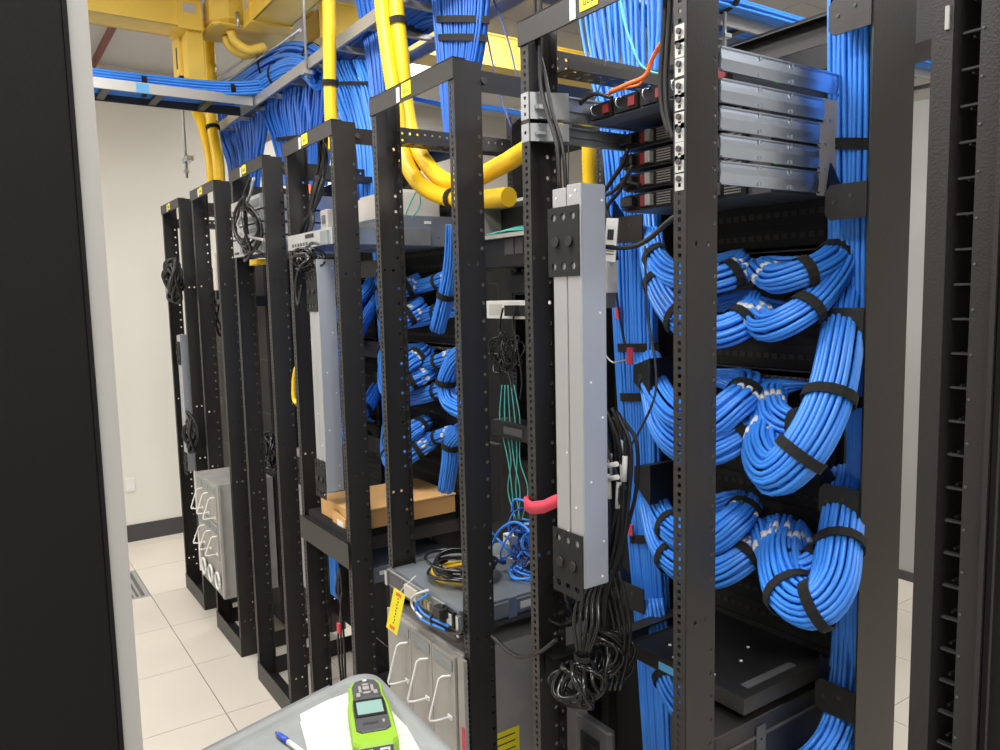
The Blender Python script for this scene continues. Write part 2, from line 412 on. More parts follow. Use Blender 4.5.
# ================================================================== REAR EQUIPMENT (one switch/panel stack per rack)
YP = 1.60
def V3(p): return PY(p[2], p[0], p[1])
nick = ['farthest rack', 'second farthest rack', 'third rack from the far wall', 'fourth rack from the far wall', 'second nearest rack', 'nearest rack']
jackm = MB().box(-.0055, .0055, -.012, 0, -.005, .005).mesh('jack', 'gold')
PZs = [2.02, 1.905, 1.738, 1.357]
hname = ['highest', 'second highest', 'third', 'lowest']
def ports(k, z, n=24): return [Vector((AX[k]+.03+(RW-.06)*i/(n-1), YP-.012, z)) for i in range(n)]
for k in (2, 3, 5, 4):
    ax = AX[k]
    if k == 4:
        for z0, z1, nn in ((1.95, 2.03, 'slim upper'), (1.0, 1.36, 'lower')):
            t = thing('network_switch', nn+' black chassis deep inside the second nearest rack', 'switch', (ax+RW/2, YP+.005, z0), 'black switch chassis at the back of the racks')
            B('body', 'matte', t, -RW/2+.034, RW/2-.034, .0, .20, 0, z1-z0, b=.004); B('face', 'black', t, -RW/2+.006, RW/2-.006, -.003, .008, .01, z1-z0-.01)
        continue
    for zi, z in enumerate(PZs):
        t = thing('patch_panel', hname[zi]+' black patch panel in the '+nick[k], 'patch panel', (ax+RW/2, YP, z), 'patch panels at the back of the racks')
        q = MB().box(-RW/2+.006, RW/2-.006, 0, .004, -.022, .022); q.build('face_plate', 'black', t)
        B('jack_housing', 'matte', t, -RW/2+.03, RW/2-.03, .0, .05, -.018, .018)
        q = MB().box(-RW/2+.02, RW/2-.02, -.004, 0, .019, .022); q.build('edge_lip', 'dgrey', t)
        if k in (3, 5):
            for i in range(24): mk('jack', jackm, t, (-RW/2+.03+(RW-.06)*i/23, -.001, .002))
            q = MB()
            for i in range(24):
                x = -RW/2+.03+(RW-.06)*i/23; q.box(x-.002, x+.002, -.02, -.012, .004, .008)
            tag(q.build('clips', 'gold', t), kind='stuff')
    sw = [(2.05, 2.36, 'upper'), (1.76, 1.885, 'middle'), (1.925, 2.0, 'slim'), (1.38, 1.71, 'lower'), (1.0, 1.33, 'bottom')]
    if k == 5: sw += [(.12, .98, 'base')]
    elif k == 4: sw += [(.95, .99, 'base')]
    for (z0, z1, nn) in sw:
        t = thing('network_switch', nn+' black network switch chassis in the '+nick[k], 'switch', (ax+RW/2, YP+.005, z0), 'black switch chassis at the back of the racks')
        h = z1-z0
        B('body', 'matte', t, -RW/2+.034, RW/2-.034, .0, .20, 0, h, b=.004)
        nb = max(1, int(h/.05))
        q = MB()
        for i in range(nb):
            z = h*(i+.5)/nb; q.box(-RW/2+.008, RW/2-.008, -.003, .008, z-h/nb*.46, z+h/nb*.46)
        q.build('face', 'matte', t)
        q = MB()
        for i in range(nb):
            z = h*(i+.5)/nb
            for j in range(18): q.box(-.21+j*.0235, -.195+j*.0235, -.0045, -.003, z-.006, z+.006)
        tag(q.build('vents', 'black', t), kind='stuff')
for k in range(2, 6):
    B('back_panel', 'matte', racks[k], .005, RW-.005, Y1-Y0+RD+.006, Y1-Y0+RD+.010, .1, 2.3 if k > 3 else 2.1)  # black backing added so the openings between patch panels stay dark
for i in range(5):  # black cabinets added to darken the view through the rack gaps
    x = -5.75+i*.66; t = thing('gap_dark_cabinet', ('first', 'second', 'third', 'fourth', 'fifth')[i]+' added black cabinet from the end wall, darkening the gaps behind the racks', 'cabinet', (x, 2.75, 0), 'cabinets added to darken the gaps behind the racks')
    B('body', 'matte', t, 0, .65, 0, .9, .03, 2.22, b=.01); B('plinth', 'black', t, .02, .63, .02, .88, 0, .03); B('door', 'black', t, .02, .63, -.02, 0, .08, 2.18); B('handle', 'dgrey', t, .57, .6, -.035, -.02, 1.0, 1.2)
# ================================================================== VERTICAL CABLE MANAGERS
def manager(x0, x1, lab, barz, side=True, hooks=()):
    t = thing('cable_manager', lab, 'cable manager', (x0, 1.5, 0))
    D = .155; W = x1-x0
    if side: B('side_panel', 'rack', t, W-.004, W, 0, D, 0, 2.9)
    B('back_panel', 'matte', t, 0, W-.004, D, D+.006, .1, 2.56)
    if not side and x0 > -1.7: B('back_panel', 'matte', t, -.17, 0, D, D+.006, .02, 2.3)  # added black sheet, darkens the gap where bright floor would show
    for z in barz:
        q = MB(); h = .036; c = .012; L = W-.004
        f = [(0, -h+c), (c, -h), (L, -h), (L, h), (c, h), (0, h-c)]; n = 0
        for y in (-.004, 0): q.v += [(x, y, zz) for x, zz in f]
        q.f += [tuple(range(6)), tuple(range(11, 5, -1))] + [(i, 6+i, 6+(i+1) % 6, (i+1) % 6) for i in range(6)]; q.sm += [False]*8
        n = len(q.v); q.v += [(.0, 0, h-c), (.0, 0, -h+c), (.0, .075, -.012), (.0, .075, .012), (.003, 0, h-c), (.003, 0, -h+c), (.003, .075, -.012), (.003, .075, .012), (0, .01, h+.05), (.003, .01, h+.05)]
        q.f += [(n, n+1, n+2, n+3), (n+7, n+6, n+5, n+4), (n, n+3, n+8), (n+4, n+9, n+7)]; q.sm += [False]*4
        o = q.build('finger_bar', 'rack', t, (0, 0, z)); 
        MB().disc((.02, -.004, 0), (0, -1, 0), .004, .002).build('rivet', 'dladder', o); MB().disc((W*.6, -.004, .01), (0, -1, 0), .004, .002).build('rivet', 'dladder', o)
    return t
def zat(x, y, Y=1.5): return PY(Y, x, y).z
manager(-.973, -.878, 'tall black cable manager with finger bars right of the nearest rack', [zat(840, 16), zat(840, 202), zat(840, 325), zat(840, 503), zat(840, 702)])
manager(-1.63, -1.503, 'black cable manager with finger bars between the two nearest racks', [zat(640, 228), zat(640, 600)], False)
for k in range(2, 4):
    manager(AX[k]-.30, AX[k]-.006, 'black cable manager left of the '+nick[k], [2.08, 1.72, 1.28, .9][:4 if k > 2 else 2], False)
for (yy, nm) in ((377, 'upper'), (483, 'lower')):
    p = PY(1.47, 655, yy); t = thing('cable_bracket', nm+' black funnel-shaped cable bracket beside the near post of the nearest rack', 'bracket', (p.x, 1.47, p.z))
    q = MB(); a = [(-.11, .03, .022), (-.11, .03, -.022), (0, -.02, .05), (0, -.02, -.055)]
    q.quad(a[0], a[1], a[3], a[2]); q.quad((0, -.02, .05), (0, -.02, -.055), (0, .12, -.055), (0, .12, .05)); q.quad(a[0], a[2], (0, .12, .05), (-.11, .12, .022))
    q.quad(a[1], a[3], (0, .12, -.055), (-.11, .12, -.022)); solid(q.build('plate', 'black', t), .003)
# ------------------------------------------------------------------ vertical runs
Yr = 1.565
ribbon('vertical_cable_run', 'blue vertical cable run hanging right of the nearest rack, behind finger bars', 'cable run',
       [PY(Yr, 830, -60), PY(Yr, 830, 60), PY(Yr, 830, 200), PY(Yr, 831, 330), PY(Yr, 848, 420), PY(Yr, 846, 520), PY(Yr, 842, 600), PY(Yr, 838, 690), PY(Yr, 815, 800)],
       [PY(Yr, 868, -60), PY(Yr, 868, 60), PY(Yr, 867, 200), PY(Yr, 866, 330), PY(Yr, 865, 420), PY(Yr, 864, 520), PY(Yr, 862, 600), PY(Yr, 862, 690), PY(Yr, 862, 800)], 8, .0056, 'blue', 3, straps=(.22, .49, .6), lay=Vector((0, .010, 0)))
ribbon('vertical_cable_run', 'broad blue waterfall and vertical cable run between the two nearest racks', 'cable run',
       [PY(Yr, 572, -60), PY(Yr, 582, 30), PY(Yr, 598, 110), PY(Yr, 608, 200), PY(Yr, 613, 300), PY(Yr, 620, 420), PY(Yr, 628, 520), PY(Yr, 636, 620), PY(Yr, 648, 800)],
       [PY(Yr, 662, -60), PY(Yr, 660, 30), PY(Yr, 656, 110), PY(Yr, 655, 200), PY(Yr, 652, 300), PY(Yr, 655, 420), PY(Yr, 658, 520), PY(Yr, 664, 620), PY(Yr, 672, 800)], 14, .0052, 'blue', 3, straps=(.25, .56, .62, .79), lay=Vector((0, .011, 0)), jit=.5)
q = MB()
# ------------------------------------------------------------------ looped bundles, nearest rack
P6 = [ports(5, z) for z in PZs]
def half(k, zi, right, lo=0., hi=1.):
    pp = ports(k, PZs[zi]); n = len(pp); return pp[n//2:] if right else pp[:n//2]
lab = {}
specs = [
 # name-label, pts, R, n, zi, right?, straps, port slice, swell
 ('topmost short blue cable bundle beside the right finger bars of the nearest rack', [(848, 200, 1.60), (843, 242, 1.60), (826, 262, 1.53), (800, 274, 1.47), (776, 279, 1.47), (763, 270, 1.51)], .034, 26, 0, (12, 24), (.32, .58), .1),
 ('blue cable bundle swooping just under the topmost one, right of the near post', [(850, 215, 1.60), (842, 262, 1.57), (818, 298, 1.49), (792, 318, 1.44), (766, 326, 1.44), (754, 311, 1.49)], .034, 28, 1, (12, 24), (.50,), .15),
 ('blue cable loop hanging above the left end of the thickest bundle', [(846, 340, 1.56), (840, 375, 1.52), (824, 408, 1.47), (800, 428, 1.46), (776, 418, 1.47), (770, 396, 1.52)], .036, 26, 2, (14, 24), (.38, .62), .12),
 ('thickest blue cable bundle sweeping down left from the right cable manager', [(848, 290, 1.60), (841, 340, 1.50), (829, 398, 1.42), (806, 446, 1.36), (778, 472, 1.34), (762, 452, 1.40), (766, 424, 1.49)], .046, 40, 2, (10, 20), (.36, .56), .15),
 ('white-sleeved blue cable loop above the biggest low loop, right of the near post', [(846, 490, 1.60), (838, 535, 1.52), (822, 562, 1.46), (801, 572, 1.43), (778, 558, 1.45), (768, 530, 1.51)], .040, 30, 3, (12, 22), (.42, .74), .12),
 ('biggest low blue cable loop drooping over the black shelf', [(848, 475, 1.60), (840, 535, 1.48), (832, 585, 1.38), (812, 606, 1.34), (788, 588, 1.37), (780, 556, 1.44), (786, 530, 1.52)], .046, 40, 3, (14, 24), (.2, .48, .66), .15),
 ('small inner blue cable loop tucked behind the biggest low loop', [(858, 520, 1.57), (846, 548, 1.53), (826, 560, 1.50), (806, 556, 1.50), (798, 534, 1.53)], .028, 18, 3, (18, 24), (.5,), .1),
 ('blue cable bundle entering from the left below the top panel, behind the near post', [(646, 215, 1.56), (650, 246, 1.52), (668, 272, 1.47), (700, 281, 1.45), (728, 276, 1.47), (744, 266, 1.52)], .032, 24, 0, (0, 12), (.3, .85), .1),
 ('blue cable bundle curving down left of the near post towards the second panel', [(650, 235, 1.54), (658, 282, 1.48), (680, 318, 1.44), (712, 331, 1.42), (738, 325, 1.44), (756, 310, 1.50)], .037, 28, 1, (0, 12), (.2, .42, .86), .12),
 ('blue cable bundle sweeping right with white sleeves under the third panel', [(648, 360, 1.54), (658, 392, 1.49), (680, 420, 1.44), (710, 422, 1.42), (735, 404, 1.45), (752, 388, 1.52)], .040, 30, 2, (0, 10), (.12, .93), .1),
 ('lower blue cable bundle sweeping under the sleeved one, left of the near post', [(650, 380, 1.52), (660, 425, 1.46), (684, 450, 1.42), (714, 450, 1.42), (742, 436, 1.46), (768, 420, 1.53)], .034, 26, 2, (4, 16), (.8,), .1),
 ('blue cable bundle with white sleeves at the lowest jack row, behind the near post', [(650, 480, 1.55), (662, 516, 1.49), (684, 538, 1.44), (712, 538, 1.43), (736, 520, 1.46), (748, 506, 1.52)], .037, 28, 3, (0, 10), (.3, .93), .1),
 ('low blue cable bundle passing behind the near post above the black shelf', [(648, 500, 1.52), (660, 545, 1.46), (684, 569, 1.42), (716, 573, 1.42), (742, 560, 1.45), (764, 540, 1.52)], .034, 26, 3, (3, 15), (.3, .84), .1),
]
bl = []
for i, (lb, pts, R, n, zi, sl, st, sw) in enumerate(specs):
    pp = ports(5, PZs[zi])[sl[0]:sl[1]]
    bl.append(bundle('cable_bundle', lb, 'cable bundle', [V3(p) for p in pts], R, int(n*.8), .0055, 'blue', st, pp, True, .82, seed=i+1, group='looped blue cable bundles of the nearest rack', swell=sw))
bundle('cable_bundle', 'blue cable bundle below the black shelf left of the near post', 'cable bundle', [V3(p) for p in ((652, 600, 1.54), (662, 660, 1.5), (676, 700, 1.45), (705, 728, 1.42), (745, 735, 1.45), (770, 760, 1.52))], .034, 20, .0055, 'blue', (.3,), seed=40, group='looped blue cable bundles of the nearest rack')
bundle('cable_bundle', 'blue cable bundle curving to the bottom edge under the lowest finger bar', 'cable bundle', [V3(p) for p in ((850, 620, 1.60), (846, 680, 1.57), (838, 725, 1.52), (815, 760, 1.45), (760, 790, 1.45))], .036, 22, .0055, 'blue', (), seed=41, group='looped blue cable bundles of the nearest rack')
# copies for the racks further along: their own bundles, same loops
ordn = ['topmost right', 'second right', 'inner middle right', 'thick middle right', 'sleeved lower right', 'big lower right', 'small inner right', 'topmost left', 'second left', 'sleeved middle left', 'lower middle left', 'sleeved lower left', 'lowest left']
for i, b0 in enumerate(bl):
    if i < 7: continue
    c = copy_tree(b0); c.location.x += AX[3]-AX[5]; c['label'] = ordn[i]+' looped blue cable bundle in the fourth rack from the far wall'; c['group'] = 'looped blue cable bundles of the fourth rack'
for i in (1, 3, 5, 8, 9, 11):
    lb, pts, R, n, zi, sl, st, sw = specs[i]
    for k in (2,):
        dx = Vector((AX[k]-AX[5], 0, 0)); pp = ports(k, PZs[zi])[sl[0]:sl[1]]
        b0 = bundle('cable_bundle', ordn[i]+' looped blue cable bundle in the '+nick[k], 'cable bundle', [V3(p)+dx for p in pts], R, 20, .0050, 'blue', st[:1], pp, False, .82, seed=i+50+k, group='looped blue cable bundles of the farther racks', joined=True, sub=4)
for k in (3, 2):
    xa = AX[k]-.17
    ribbon('vertical_cable_run', 'blue vertical cable run left of the '+nick[k], 'cable run', [(xa-.07, Yr, 2.95), (xa-.04, Yr, 2.4), (xa, Yr, 1.9), (xa+.02, Yr, 1.2), (xa+.03, Yr, .3)], [(xa+.12, Yr, 2.95), (xa+.11, Yr, 2.4), (xa+.12, Yr, 1.9), (xa+.12, Yr, 1.2), (xa+.12, Yr, .3)], 11, .0052, 'blue', 2, joined=True, straps=(.5, .8), seed=k)
# ================================================================== OVERHEAD
# ladder tray over the racks (runs along the row)
t = thing('ladder_tray', 'long grey ladder tray running above the row of open racks', 'cable tray', (-3.4, 1.37, 3.0))
for y in (0, .36): B('side_rail', 'ladder', t, -1.95, 3.3, y, y+.012, 0, .05)
rg = MB().box(-.012, .012, .012, .36, .004, .024).mesh('rung', 'ladder')
for i in range(18): mk('rung', rg, t, (-1.9+i*.3, 0, 0))
for i, (x, y) in enumerate(((-.4, 1.36), (1.2, 1.36), (3.0, 1.36), (-.4, 1.75), (1.2, 1.75), (3.0, 1.75))):
    o = MB().tube([(-3.4+x+2.1, y-1.37, -.05), (-3.4+x+2.1, y-1.37, CEIL-3.0)], .006, 6).build('hanger_rod', 'ladder', t)
    B('rod_bracket', 'ladder', o, -3.4+x+2.1-.02, -3.4+x+2.1+.02, y-1.37-.02, y-1.37+.02, -.03, -.012)
# cross tray at the left
t = thing('cross_tray', 'dark cable tray crossing the aisle at upper left, carrying blue cables', 'cable tray', (-4.45, 0, 3.0))
B('side_rail', 'ladder', t, .13, .142, -2.2, 1.36, 0, .05); B('side_rail', 'dladder', t, -.135, -.125, -2.2, 1.5, 0, .05)
rg = MB().box(-.125, .13, -.018, .018, .004, .02).mesh('rung', 'dladder')
for i in range(15): mk('rung', rg, t, (0, -2.1+i*.25, 0))
B('blue_label', 'sky', t, .142, .145, .78, .84, .0, .045)
tag(t.children[-1], 'light blue label')
rd = random.Random(5)
ribbon('tray_cable_run', 'blue cables strapped along the cross tray at upper left', 'cable run', [(-4.56, -2.2, 3.035), (-4.56, -1, 3.035), (-4.56, .2, 3.035), (-4.55, 1.2, 3.045), (-4.5, 1.55, 3.08)], [(-4.33, -2.2, 3.035), (-4.33, -1, 3.035), (-4.33, .2, 3.035), (-4.32, 1.15, 3.045), (-4.2, 1.5, 3.08)], 16, .0075, 'blue', 5, straps=(.66, .84), lay=Vector((0, 0, .014)), seed=11)
t = thing('cross_tray', 'second grey cable tray with blue cables, high above the nearest rack at right', 'cable tray', (-2.2, 1.8, 3.0))
for x in (-.02, .16): B('side_rail', 'ladder', t, x-.1, x-.088, 0, 2.6, 0, .07)
rg = MB().box(-.11, .06, -.018, .018, .004, .02).mesh('rung', 'dladder')
for i in range(10): mk('rung', rg, t, (0, .1+i*.27, 0))
o = MB().tube([(.09, .75, -.1), (.09, .75, CEIL-3.0)], .008, 6).build('hanger_rod', 'zinc', t); B('rod_bracket', 'zinc', o, .07, .11, .73, .77, -.06, -.045)
ribbon('tray_cable_run', 'blue cables lying in the high tray above the nearest rack', 'cable run', [(-2.32, 1.7, 3.05), (-2.3, 2.3, 3.05), (-2.3, 3.0, 3.05), (-2.3, 4.2, 3.05)], [(-2.06, 1.7, 3.05), (-2.06, 2.3, 3.05), (-2.06, 3.0, 3.05), (-2.06, 4.2, 3.05)], 15, .0062, 'blue', 3, straps=(.33, .5), lay=Vector((0, 0, .014)), seed=12)
t = thing('dark_duct', 'dark steel channel running above the rear of the nearest rack', 'channel', (-1.6, 1.86, PY(1.86, 775, 29).z-.14))
q = MB(); q.box(-.9, .9, 0, .006, 0, .14); q.box(-.9, .9, .006, .16, 0, .006); q.box(-.9, .9, .16, .166, 0, .14); q.build('channel', 'rack', t)
B('end_label', 'chassis', t, .35, .47, .05, .075, -.002, 0)
# cables lying on the ladder (seen from below) and swirls
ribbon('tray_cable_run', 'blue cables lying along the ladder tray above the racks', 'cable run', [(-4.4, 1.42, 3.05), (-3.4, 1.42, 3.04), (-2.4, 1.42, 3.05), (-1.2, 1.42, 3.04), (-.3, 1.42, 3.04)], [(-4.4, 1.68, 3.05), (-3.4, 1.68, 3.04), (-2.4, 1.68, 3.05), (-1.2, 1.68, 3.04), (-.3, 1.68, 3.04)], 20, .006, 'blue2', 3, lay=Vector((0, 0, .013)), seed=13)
def PT(L, Y): return [PY(Y, x, y) for x, y in L]
bundle('cable_bundle', 'blue cable bundle arching out of the cross tray onto the ladder tray', 'cable bundle', PT([(222, 92), (240, 84), (262, 68), (288, 56), (312, 58), (335, 76)], 1.5), .065, 36, .007, 'blue', (.45, .8), seed=60, flat=.7)
bundle('cable_bundle', 'second blue cable arch rising behind the first, above the ladder tray', 'cable bundle', PT([(232, 104), (252, 92), (275, 74), (300, 66), (318, 80)], 1.42), .05, 26, .007, 'blue', (.5,), seed=61, flat=.7)
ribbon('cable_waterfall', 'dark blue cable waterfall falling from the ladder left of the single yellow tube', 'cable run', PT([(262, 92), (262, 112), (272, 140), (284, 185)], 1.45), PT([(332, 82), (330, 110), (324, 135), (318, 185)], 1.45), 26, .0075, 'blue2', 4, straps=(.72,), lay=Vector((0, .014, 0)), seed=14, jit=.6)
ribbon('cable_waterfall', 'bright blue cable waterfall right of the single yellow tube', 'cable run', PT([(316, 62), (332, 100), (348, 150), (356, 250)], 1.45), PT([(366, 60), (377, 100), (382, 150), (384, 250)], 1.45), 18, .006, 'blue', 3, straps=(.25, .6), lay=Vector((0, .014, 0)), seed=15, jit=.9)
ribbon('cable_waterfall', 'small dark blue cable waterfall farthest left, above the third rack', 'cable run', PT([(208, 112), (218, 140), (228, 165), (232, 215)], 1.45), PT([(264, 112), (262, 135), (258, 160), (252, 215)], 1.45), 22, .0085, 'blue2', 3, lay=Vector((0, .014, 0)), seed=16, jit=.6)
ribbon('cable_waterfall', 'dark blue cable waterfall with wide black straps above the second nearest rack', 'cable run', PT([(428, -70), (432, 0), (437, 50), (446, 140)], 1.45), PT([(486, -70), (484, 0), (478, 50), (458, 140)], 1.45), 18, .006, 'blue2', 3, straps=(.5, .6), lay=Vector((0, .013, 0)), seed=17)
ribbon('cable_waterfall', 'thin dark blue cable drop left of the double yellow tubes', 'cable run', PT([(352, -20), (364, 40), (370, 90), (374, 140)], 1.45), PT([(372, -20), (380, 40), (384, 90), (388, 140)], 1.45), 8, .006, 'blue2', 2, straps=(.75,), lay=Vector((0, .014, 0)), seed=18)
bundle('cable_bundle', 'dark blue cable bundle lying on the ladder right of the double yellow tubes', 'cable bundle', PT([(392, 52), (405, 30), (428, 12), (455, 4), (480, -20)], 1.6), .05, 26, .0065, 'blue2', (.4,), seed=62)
for k, (a, b, c, d) in enumerate((((484, 20), (492, 60), (500, 95), (512, 130)), ((490, -10), (508, 40), (520, 90), (530, 120)))):
    wire('loose_cable', ('single loose blue cable hanging between the two nearest racks', 'second loose dark cable hanging left of the nearest rack top')[k], 'cable', PT([a, b, c, d], 1.5), .003, 'darkblue')
wire('loose_cable', 'thin blue cable run crossing level behind the second nearest rack top', 'cable', PT([(400, 96), (430, 102), (450, 106), (490, 108), (530, 116)], 1.75), .012, 'blue')
# ---- yellow fibre trough
def trough(name, lab, axis, c, L, w=.16, h=.13):
    t = thing(name, lab, 'trough', c); q = MB(); th = .006
    def bx(a0, a1, b0, b1, z0, z1): (q.box(a0, a1, b0, b1, z0, z1) if axis == 'x' else q.box(b0, b1, a0, a1, z0, z1))
    bx(0, L, -w/2, w/2, 0, th); bx(0, L, -w/2, -w/2+th, 0, h); bx(0, L, w/2-th, w/2, 0, h)
    bx(0, L, -w/2-.008, -w/2, h-.012, h); bx(0, L, w/2, w/2+.008, h-.012, h); bx(0, L, -w/2-.006, -w/2, 0, .014); bx(0, L, w/2, w/2+.006, 0, .014)
    q.build('channel', 'ytrough', t); return t
ZT = 3.40
def coupler(t, x0, x1, y0, y1):
    o = B('coupler', 'ytrough', t, x0, x1, y0, y1, -.012, .135)
    return o
t1 = trough('fibre_trough', 'yellow fibre trough crossing the aisle high at upper left', 'y', (-4.54, -1.4, ZT), 2.55, .2, .2)
coupler(t1, -.115, .115, 2.43, 2.55)
B('coupler_label', 'cream', t1, .115, .117, 2.455, 2.52, .07, .115)
q = MB(); q.box(-.01, .01, 1.9, 1.915, .2, .39); q.build('hanger', 'black', t1)
t2 = trough('fibre_trough', 'yellow fibre trough running above the ladder tray towards the upper edge', 'x', (-4.28, 1.44, ZT), 3.9, .2, .2)
coupler(t2, 0, .12, -.115, .115); B('coupler_label', 'cream', t2, .03, .09, -.117, -.115, .07, .115)
t3 = trough('fibre_trough', 'yellow fibre trough continuing level behind the racks, seen above the tubes', 'y', (-4.32, 1.72, ZT), 4.3, .2, .2)
coupler(t3, -.115, .115, 0, .12)
t = thing('trough_junction', 'curved yellow junction joining the high fibre troughs', 'trough junction', (-4.46, 1.3, ZT))
q = MB(); q.bevbox(-.13, .15, -.12, .30, .01, .19, .08); q.build('body', 'ytrough', t)
B('flared_rim', 'ytrough', t, -.15, .17, -.13, .32, -.006, .01, b=.03); 
for k, x in enumerate((.0, .10)): MB().tube(catmull([(x, -.02, -.01), (x, .0, -.06), (x+.02, .06, -.1), (x+.1, .12, -.1)], 5), .025, 8).build('bracket_arm', 'ytrough', t)
MB().disc((.17, .0, -.01), (0, 0, 1), .01, .08).build('bolt', 'zinc', t)
t = thing('trough_drop', 'yellow box-shaped drop hanging under the fibre trough at upper left', 'trough drop', (-5.0, 1.1, 3.1))
p = PY(1.1, 185, 60); t.location = (p.x, 1.1, p.z-.10); t.scale = (.8, .8, .8)
q = MB(); q.box(-.13, .06, -.05, .05, 0, .27); q.build('chute', 'ytrough', t); B('slot', 'black', t, -.03, .0, -.052, -.05, .06, .2); B('front_lip', 'ytrough', t, -.14, .07, -.06, .06, .0, .02)
q = MB().box(.07, .22, -.03, .07, -.06, .27); q.build('chute', 'ytrough', t)
t = thing('strut_arm', 'thin zinc strut braces under the yellow junction', 'bracket', PY(1.45, 215, 82))
for k, (a, b) in enumerate((((212, 82), (262, 46)), ((222, 84), (300, 30)))):
    MB().tube([PY(1.45, *a)-t.location, PY(1.45, *b)-t.location], .009, 4).build('strut', 'zinc', t)
t = thing('hanger_rod', 'thin zinc hanger rod with clamp beside the far yellow tubes', 'rod', PY(1.2, 187, 178))
MB().tube([(0, 0, 0), (0, 0, CEIL-t.location.z)], .009, 8).build('rod', 'zinc', t); B('clamp', 'zinc', t, -.02, .12, -.02, .02, .09, .12)
B('nut', 'zinc', t, -.014, .014, -.014, .014, .03, .05)
# sprinkler pipes
for k, (a, b, lb) in enumerate((((-6.8, .9), (3.1, .9), 'maroon sprinkler pipe under the ceiling, near the aisle'), ((-6.8, 2.6), (3.1, 2.6), 'maroon sprinkler pipe under the ceiling, behind the racks'))):
    t = thing('sprinkler_pipe', lb, 'pipe', (a[0], a[1], CEIL-.09)); MB().tube([(0, 0, 0), (9.9, 0, 0)], .024, 10).build('pipe', 'pipe', t)
    hd = MB().disc((0, 0, -.05), (0, 0, 1), .014, .05).mesh('sprinkler_head', 'black')
    for x in (1.7, 4.3, 6.3, 8.2): mk('sprinkler_head', hd, t, (x, 0, 0))
# ---- yellow corrugated tubes
def corr(name, lab, pts, r, straps=(), sub=26, group=None):
    P = catmull(pts, sub); L = sum((P[i+1]-P[i]).length for i in range(len(P)-1)); n = int(L/.0055); out = []; acc = 0; j = 0; d = 0
    cum = [0]
    for i in range(len(P)-1): cum.append(cum[-1]+(P[i+1]-P[i]).length)
    for k in range(n+1):
        s = L*k/n
        while j < len(P)-2 and cum[j+1] < s: j += 1
        out.append(P[j].lerp(P[j+1], (s-cum[j])/max(1e-9, cum[j+1]-cum[j])))
    t = thing(name, lab, 'tube', (0, 0, 0), group)
    MB().tube(out, r, 12, True, rf=lambda i: 1.0 if i % 2 else .90).build('corrugated_tube', 'yellow', t)
    for s in straps:
        i = int(s*n); tg = (out[i+1]-out[i-1]).normalized(); a = tg.orthogonal().normalized(); strap_ring(out[i], tg, a, tg.cross(a), r*1.08, r*1.08, .012).build('velcro_strap', 'velcro', t)
    return rebase(t, out[0])
corr('yellow_tube', 'single yellow corrugated tube hanging straight down beside the fourth rack', PT([(328, -140), (329, 0), (330, 80), (332, 150)], 1.3), .0285, (.76,))
corr('yellow_tube', 'left one of the two yellow corrugated tubes entering the second nearest rack', PT([(379, -80), (382, 0), (389, 60), (397, 110), (402, 150), (418, 182), (445, 197), (480, 199), (509, 197)], 1.25), .0275, (.80,))
corr('yellow_tube', 'right one of two yellow corrugated tubes, curving across behind the nearest rack post', PT([(393, -80), (396, 0), (402, 60), (407, 110), (417, 148), (440, 178), (465, 182), (500, 166), (530, 148), (560, 130)], 1.29), .0275, (.21,))
corr('yellow_tube', 'short yellow corrugated tube standing behind the grey power strips', PT([(589, 132), (589, 150), (590, 185), (592, 215), (594, 330)], 1.42), .021)
corr('yellow_tube', 'left yellow tube of the far pair above the second farthest rack', PT([(178, 20), (190, 90), (203, 125), (211, 160), (213, 190)], 1.3), .036)
corr('yellow_tube', 'right yellow tube of the far pair above the second farthest rack', PT([(208, 20), (211, 80), (212, 120), (218, 160), (220, 190)], 1.3), .036, (.62,))

